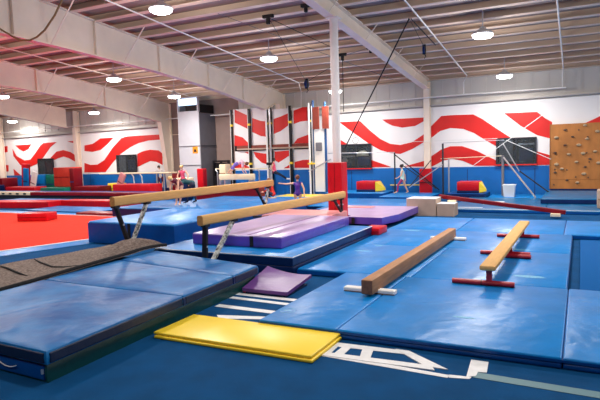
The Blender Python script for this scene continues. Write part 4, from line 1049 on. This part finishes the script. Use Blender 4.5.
    if hair:
        m = MB()
        B = Matrix((sd, ld, up)).transposed().to_4x4()
        M = Matrix.Translation(hd - ld*rh*.16 + up*rh*.14) @ B
        bmesh.ops.create_uvsphere(m.bm, u_segments=18, v_segments=14, radius=rh*1.0, matrix=M @ Matrix.Diagonal((.95, 1.0, 1.0, 1)))
        if hair_style == 'bun': m.ball(hd - ld*rh*1.0 + up*rh*.75, rh*.38, n=8)
        if hair_style == 'tail':
            p0_ = hd - ld*rh*1.0 + up*rh*.4
            m.tube([p0_, p0_ - ld*rh*.7 - Vector((0,0,rh*.2)), p0_ - ld*rh*.9 - Vector((0,0,rh*1.2)), p0_ - ld*rh*.7 - Vector((0,0,rh*2.2))], [rh*.25, rh*.32, rh*.26, rh*.06], 8)
        m.build('hair', hair, t, smooth=80)
    return t
hair_dark = material('hair_dark', (34,24,22), rough=.5)
hair_blond = material('hair_blond', (214,176,112), rough=.5)
hair_brown = material('hair_brown', (112,62,36), rough=.5)
cloth_teal = material('cloth_mint', (196,224,214), rough=.7)
cloth_magenta = material('cloth_magenta', (164,40,96), rough=.6)
cloth_purple = material('cloth_purple', (84,40,140), rough=.5)
cloth_lilac = material('cloth_lilac', (120,96,190), rough=.6)
cloth_pink = material('cloth_pink', (232,84,120), rough=.6)
cloth_palepink = material('cloth_pale_pink', (240,196,214), rough=.7)
cloth_navy = material('cloth_navy', (22,28,52), rough=.8)
cloth_maroon = material('cloth_maroon', (92,20,44), rough=.6)
cloth_teal2 = material('cloth_dark_teal', (20,74,80), rough=.7)
cloth_red = material('cloth_red', (206,40,30), rough=.7)
cloth_white = material('cloth_white', (230,226,224), rough=.7)

# girl walking to the left on the mats
person('girl with dark hair walking left in pale leotard and magenta leggings by the bars', (-6.22, 21.0, .19),
 dict(pelvis=(.02,0,.58), chest=(.02,0,.83), neck=(0,0,.95), head=(-.02,0,1.06), shoL=(0,-.12,.9), shoR=(.02,.12,.9), elbL=(-.06,-.16,.72), elbR=(.14,.15,.72), wriL=(-.2,-.16,.62), wriR=(.16,.14,.55), hanL=(-.26,-.15,.6), hanR=(.16,.13,.49),
  hipL=(.0,-.07,.56), hipR=(.04,.07,.56), kneL=(-.17,-.08,.34), kneR=(.13,.06,.3), ankL=(-.2,-.08,.08), ankR=(.24,.06,.06), toeL=(-.34,-.08,.035), toeR=(.17,.06,.03)), 1.15,
 dict(hips=cloth_teal, waist=cloth_teal, chest=cloth_teal, thighL=cloth_magenta, shinL=cloth_magenta), hair_dark, 'bun', face=-1)
# girl seated / swinging on the low bar
person('girl swinging on the bar below the striped panels, pink top and navy leggings', (-11.9, 21.0, .5),
 dict(pelvis=(.0,0,.62), chest=(-.05,0,.87), neck=(-.04,0,1.0), head=(-.02,0,1.12), shoL=(-.06,-.13,.96), shoR=(-.04,.13,.96), elbL=(-.12,-.15,.8), elbR=(-.1,.15,.8), wriL=(-.1,-.14,.68), wriR=(-.08,.14,.68), hanL=(-.06,-.13,.66), hanR=(-.04,.13,.66),
  hipL=(.03,-.07,.58), hipR=(.03,.07,.58), kneL=(.27,-.06,.45), kneR=(.27,.06,.47), ankL=(.5,-.05,.28), ankR=(.5,.05,.3), toeL=(.64,-.05,.27), toeR=(.64,.05,.29)), 1.25,
 dict(chest=cloth_pink, waist=cloth_pink, hips=cloth_navy, thigh=cloth_navy, thighL=cloth_navy, thighR=cloth_navy, shinL=cloth_navy, shinR=cloth_navy, footL=cloth_white, footR=cloth_white), hair_dark, 'bun', face=1)
# girl bending over on the padded beam
person('girl bending forward on the cream padded beam, pale pink shirt and lilac shorts', (-13.1, 19.93, 1.08),
 dict(pelvis=(-.1,0,.4), chest=(.15,0,.52), neck=(.27,0,.48), head=(.37,0,.42), shoL=(.2,-.12,.5), shoR=(.2,.12,.5), elbL=(.2,-.13,.28), elbR=(.24,.13,.28), wriL=(.22,-.1,.1), wriR=(.3,.1,.1), hanL=(.26,-.09,.04), hanR=(.34,.09,.04),
  hipL=(-.13,-.07,.38), hipR=(-.13,.07,.38), kneL=(-.2,-.07,.2), kneR=(-.3,.07,.22), ankL=(-.34,-.05,.04), ankR=(-.44,.05,.06), toeL=(-.24,-.05,.02), toeR=(-.34,.05,.03)), 1.2,
 dict(chest=cloth_palepink, waist=cloth_lilac, hips=cloth_lilac, thighL=cloth_lilac, thighR=cloth_lilac, arm=cloth_palepink), hair_brown, 'bun', lookdir=(.5, -.1, -1))
# pink dressed girl sitting
person('girl in bright pink top sitting upright left of the cream vault top', (-15.2, 18.85, .5),
 dict(pelvis=(0,0,.42), chest=(-.02,0,.68), neck=(-.04,0,.82), head=(-.05,0,.94), shoL=(-.14,-.04,.76), shoR=(.1,.04,.77), elbL=(-.22,-.08,.56), elbR=(.24,-.04,.58), wriL=(-.15,-.16,.42), wriR=(.2,-.14,.4), hanL=(-.1,-.2,.4), hanR=(.14,-.18,.37),
  hipL=(-.08,-.03,.4), hipR=(.08,.0,.4), kneL=(-.2,-.25,.36), kneR=(.26,-.22,.34), ankL=(-.22,-.28,.06), ankR=(.3,-.24,.04), toeL=(-.25,-.38,.03), toeR=(.34,-.34,.02)), 1.3,
 dict(chest=cloth_pink, waist=cloth_pink, hips=cloth_maroon, thighL=cloth_maroon, thighR=cloth_maroon), hair_blond, 'bun', lookdir=(.3, -1, -.1))
simple('foam_block', 'dark block on which the pink dressed girl sits', 'block', -15.45, -14.9, 18.65, 19.15, .0, .85, navy_vinyl)
# blond girl bending down behind the rear beam
person('blond girl in maroon leotard bending down behind the farther balance beam', (-10.25, 12.4, .5),
 dict(pelvis=(.08,.1,.62), chest=(-.04,-.02,.72), neck=(-.09,-.06,.76), head=(-.14,-.1,.78), shoL=(-.14,-.02,.7), shoR=(.06,-.06,.7), elbL=(-.17,-.06,.52), elbR=(.07,-.1,.52), wriL=(-.14,-.1,.34), wriR=(.04,-.14,.34), hanL=(-.12,-.12,.28), hanR=(.02,-.16,.28),
  hipL=(.02,.1,.58), hipR=(.13,.1,.58), kneL=(-.02,.04,.32), kneR=(.1,.08,.32), ankL=(-.04,.08,.06), ankR=(.05,.1,.06), toeL=(-.06,-.02,.03), toeR=(.04,0,.03)), 1.1,
 dict(chest=cloth_maroon, waist=cloth_maroon, hips=cloth_maroon), hair_blond, 'none', lookdir=(-.3, -1, -.6))
# dark dressed person bending right of her
person('person in dark teal top and black trousers stooping behind the farther beam', (-10.45, 12.95, .5),
 dict(pelvis=(.26,.05,.6), chest=(.02,0,.66), neck=(-.1,0,.62), head=(-.2,0,.58), shoL=(-.02,-.12,.62), shoR=(-.02,.12,.62), elbL=(-.06,-.13,.46), elbR=(-.06,.13,.46), wriL=(-.1,-.1,.3), wriR=(-.1,.1,.3), hanL=(-.12,-.1,.24), hanR=(-.12,.1,.24),
  hipL=(.26,-.06,.56), hipR=(.28,.08,.56), kneL=(.1,-.07,.34), kneR=(.3,.1,.34), ankL=(.12,-.06,.07), ankR=(.34,.1,.07), toeL=(.0,-.08,.035), toeR=(.24,.08,.035)), 1.15,
 dict(chest=cloth_teal2, waist=cloth_teal2, arm=cloth_teal2, forearm=cloth_teal2, hips=cloth_navy, thighL=cloth_navy, thighR=cloth_navy, shinL=cloth_navy, shinR=cloth_navy, footL=cloth_navy, footR=cloth_navy), hair_brown, 'none', face=-1)
# purple leotard girl with outstretched arm
person('girl in purple leotard standing with one arm stretched left behind the near beam', (-8.0, 15.55, .0),
 dict(pelvis=(0,0,.62), chest=(.0,0,.87), neck=(0,0,1.0), head=(.0,0,1.12), shoL=(-.12,0,.94), shoR=(.12,0,.94), elbL=(-.34,.02,.92), elbR=(.2,-.06,.76), wriL=(-.5,.03,.94), wriR=(.2,-.12,.6), hanL=(-.57,.03,.95), hanR=(.2,-.14,.54),
  hipL=(-.07,0,.6), hipR=(.07,0,.6), kneL=(-.08,0,.33), kneR=(.08,0,.33), ankL=(-.08,0,.06), ankR=(.08,0,.06), toeL=(-.1,.1,.03), toeR=(.1,.1,.03)), 1.22,
 dict(chest=cloth_purple, waist=cloth_purple, hips=cloth_purple), hair_brown, 'bun', lookdir=(-.3, 1, 0))
# person in red crouching by the end of the rear beam
person('person in red sweatshirt crouching behind the far end of the rear beam', (-9.45, 16.4, .3),
 dict(pelvis=(.05,0,.22), chest=(-.02,0,.45), neck=(-.05,0,.58), head=(-.08,0,.68), shoL=(-.05,-.12,.52), shoR=(.0,.13,.52), elbL=(-.16,-.16,.36), elbR=(-.12,.16,.36), wriL=(-.26,-.1,.3), wriR=(-.24,.1,.3), hanL=(-.32,-.08,.3), hanR=(-.3,.08,.3),
  hipL=(.04,-.08,.2), hipR=(.04,.08,.2), kneL=(-.22,-.1,.34), kneR=(-.2,.1,.34), ankL=(-.06,-.1,.06), ankR=(-.04,.1,.06), toeL=(-.2,-.1,.03), toeR=(-.18,.1,.03)), 1.25,
 dict(chest=cloth_red, waist=cloth_red, arm=cloth_red, forearm=cloth_red, hips=cloth_red, thighL=cloth_navy, thighR=cloth_navy, shinL=cloth_navy, shinR=cloth_navy, footL=cloth_white, footR=cloth_white), hair_brown, 'none', face=-1)
# pale dressed child leaning on the low bar
person('child in white top leaning over the low bar left of the tower', (-19.05, 21.85, .35),
 dict(pelvis=(0,0,.55), chest=(.0,-.08,.82), neck=(0,-.12,.94), head=(-.03,-.16,1.04), shoL=(-.13,-.1,.88), shoR=(.13,-.1,.88), elbL=(-.28,-.16,.8), elbR=(.28,-.16,.8), wriL=(-.3,-.26,.72), wriR=(.3,-.26,.72), hanL=(-.3,-.3,.74), hanR=(.3,-.3,.74),
  hipL=(-.07,0,.52), hipR=(.07,0,.52), kneL=(-.08,0,.3), kneR=(.08,0,.3), ankL=(-.08,0,.06), ankR=(.08,0,.06), toeL=(-.1,-.1,.03), toeR=(.1,-.1,.03)), 1.15,
 dict(chest=cloth_white, waist=cloth_white, hips=cloth_maroon, thighL=cloth_maroon, thighR=cloth_maroon, arm=cloth_white), hair_dark, 'bun', lookdir=(-.2, -1, -.2))
simple('foam_block', 'low dark block behind the low bar where the child in white stands', 'block', -19.4, -18.6, 21.65, 22.15, 0.0, .34, navy_vinyl)

sc = bpy.context.scene
sc.view_settings.view_transform = 'Standard'; sc.view_settings.look = 'None'
sc.view_settings.gamma = 1; sc.view_settings.use_curve_mapping = False
sc.view_settings.exposure = EXPO
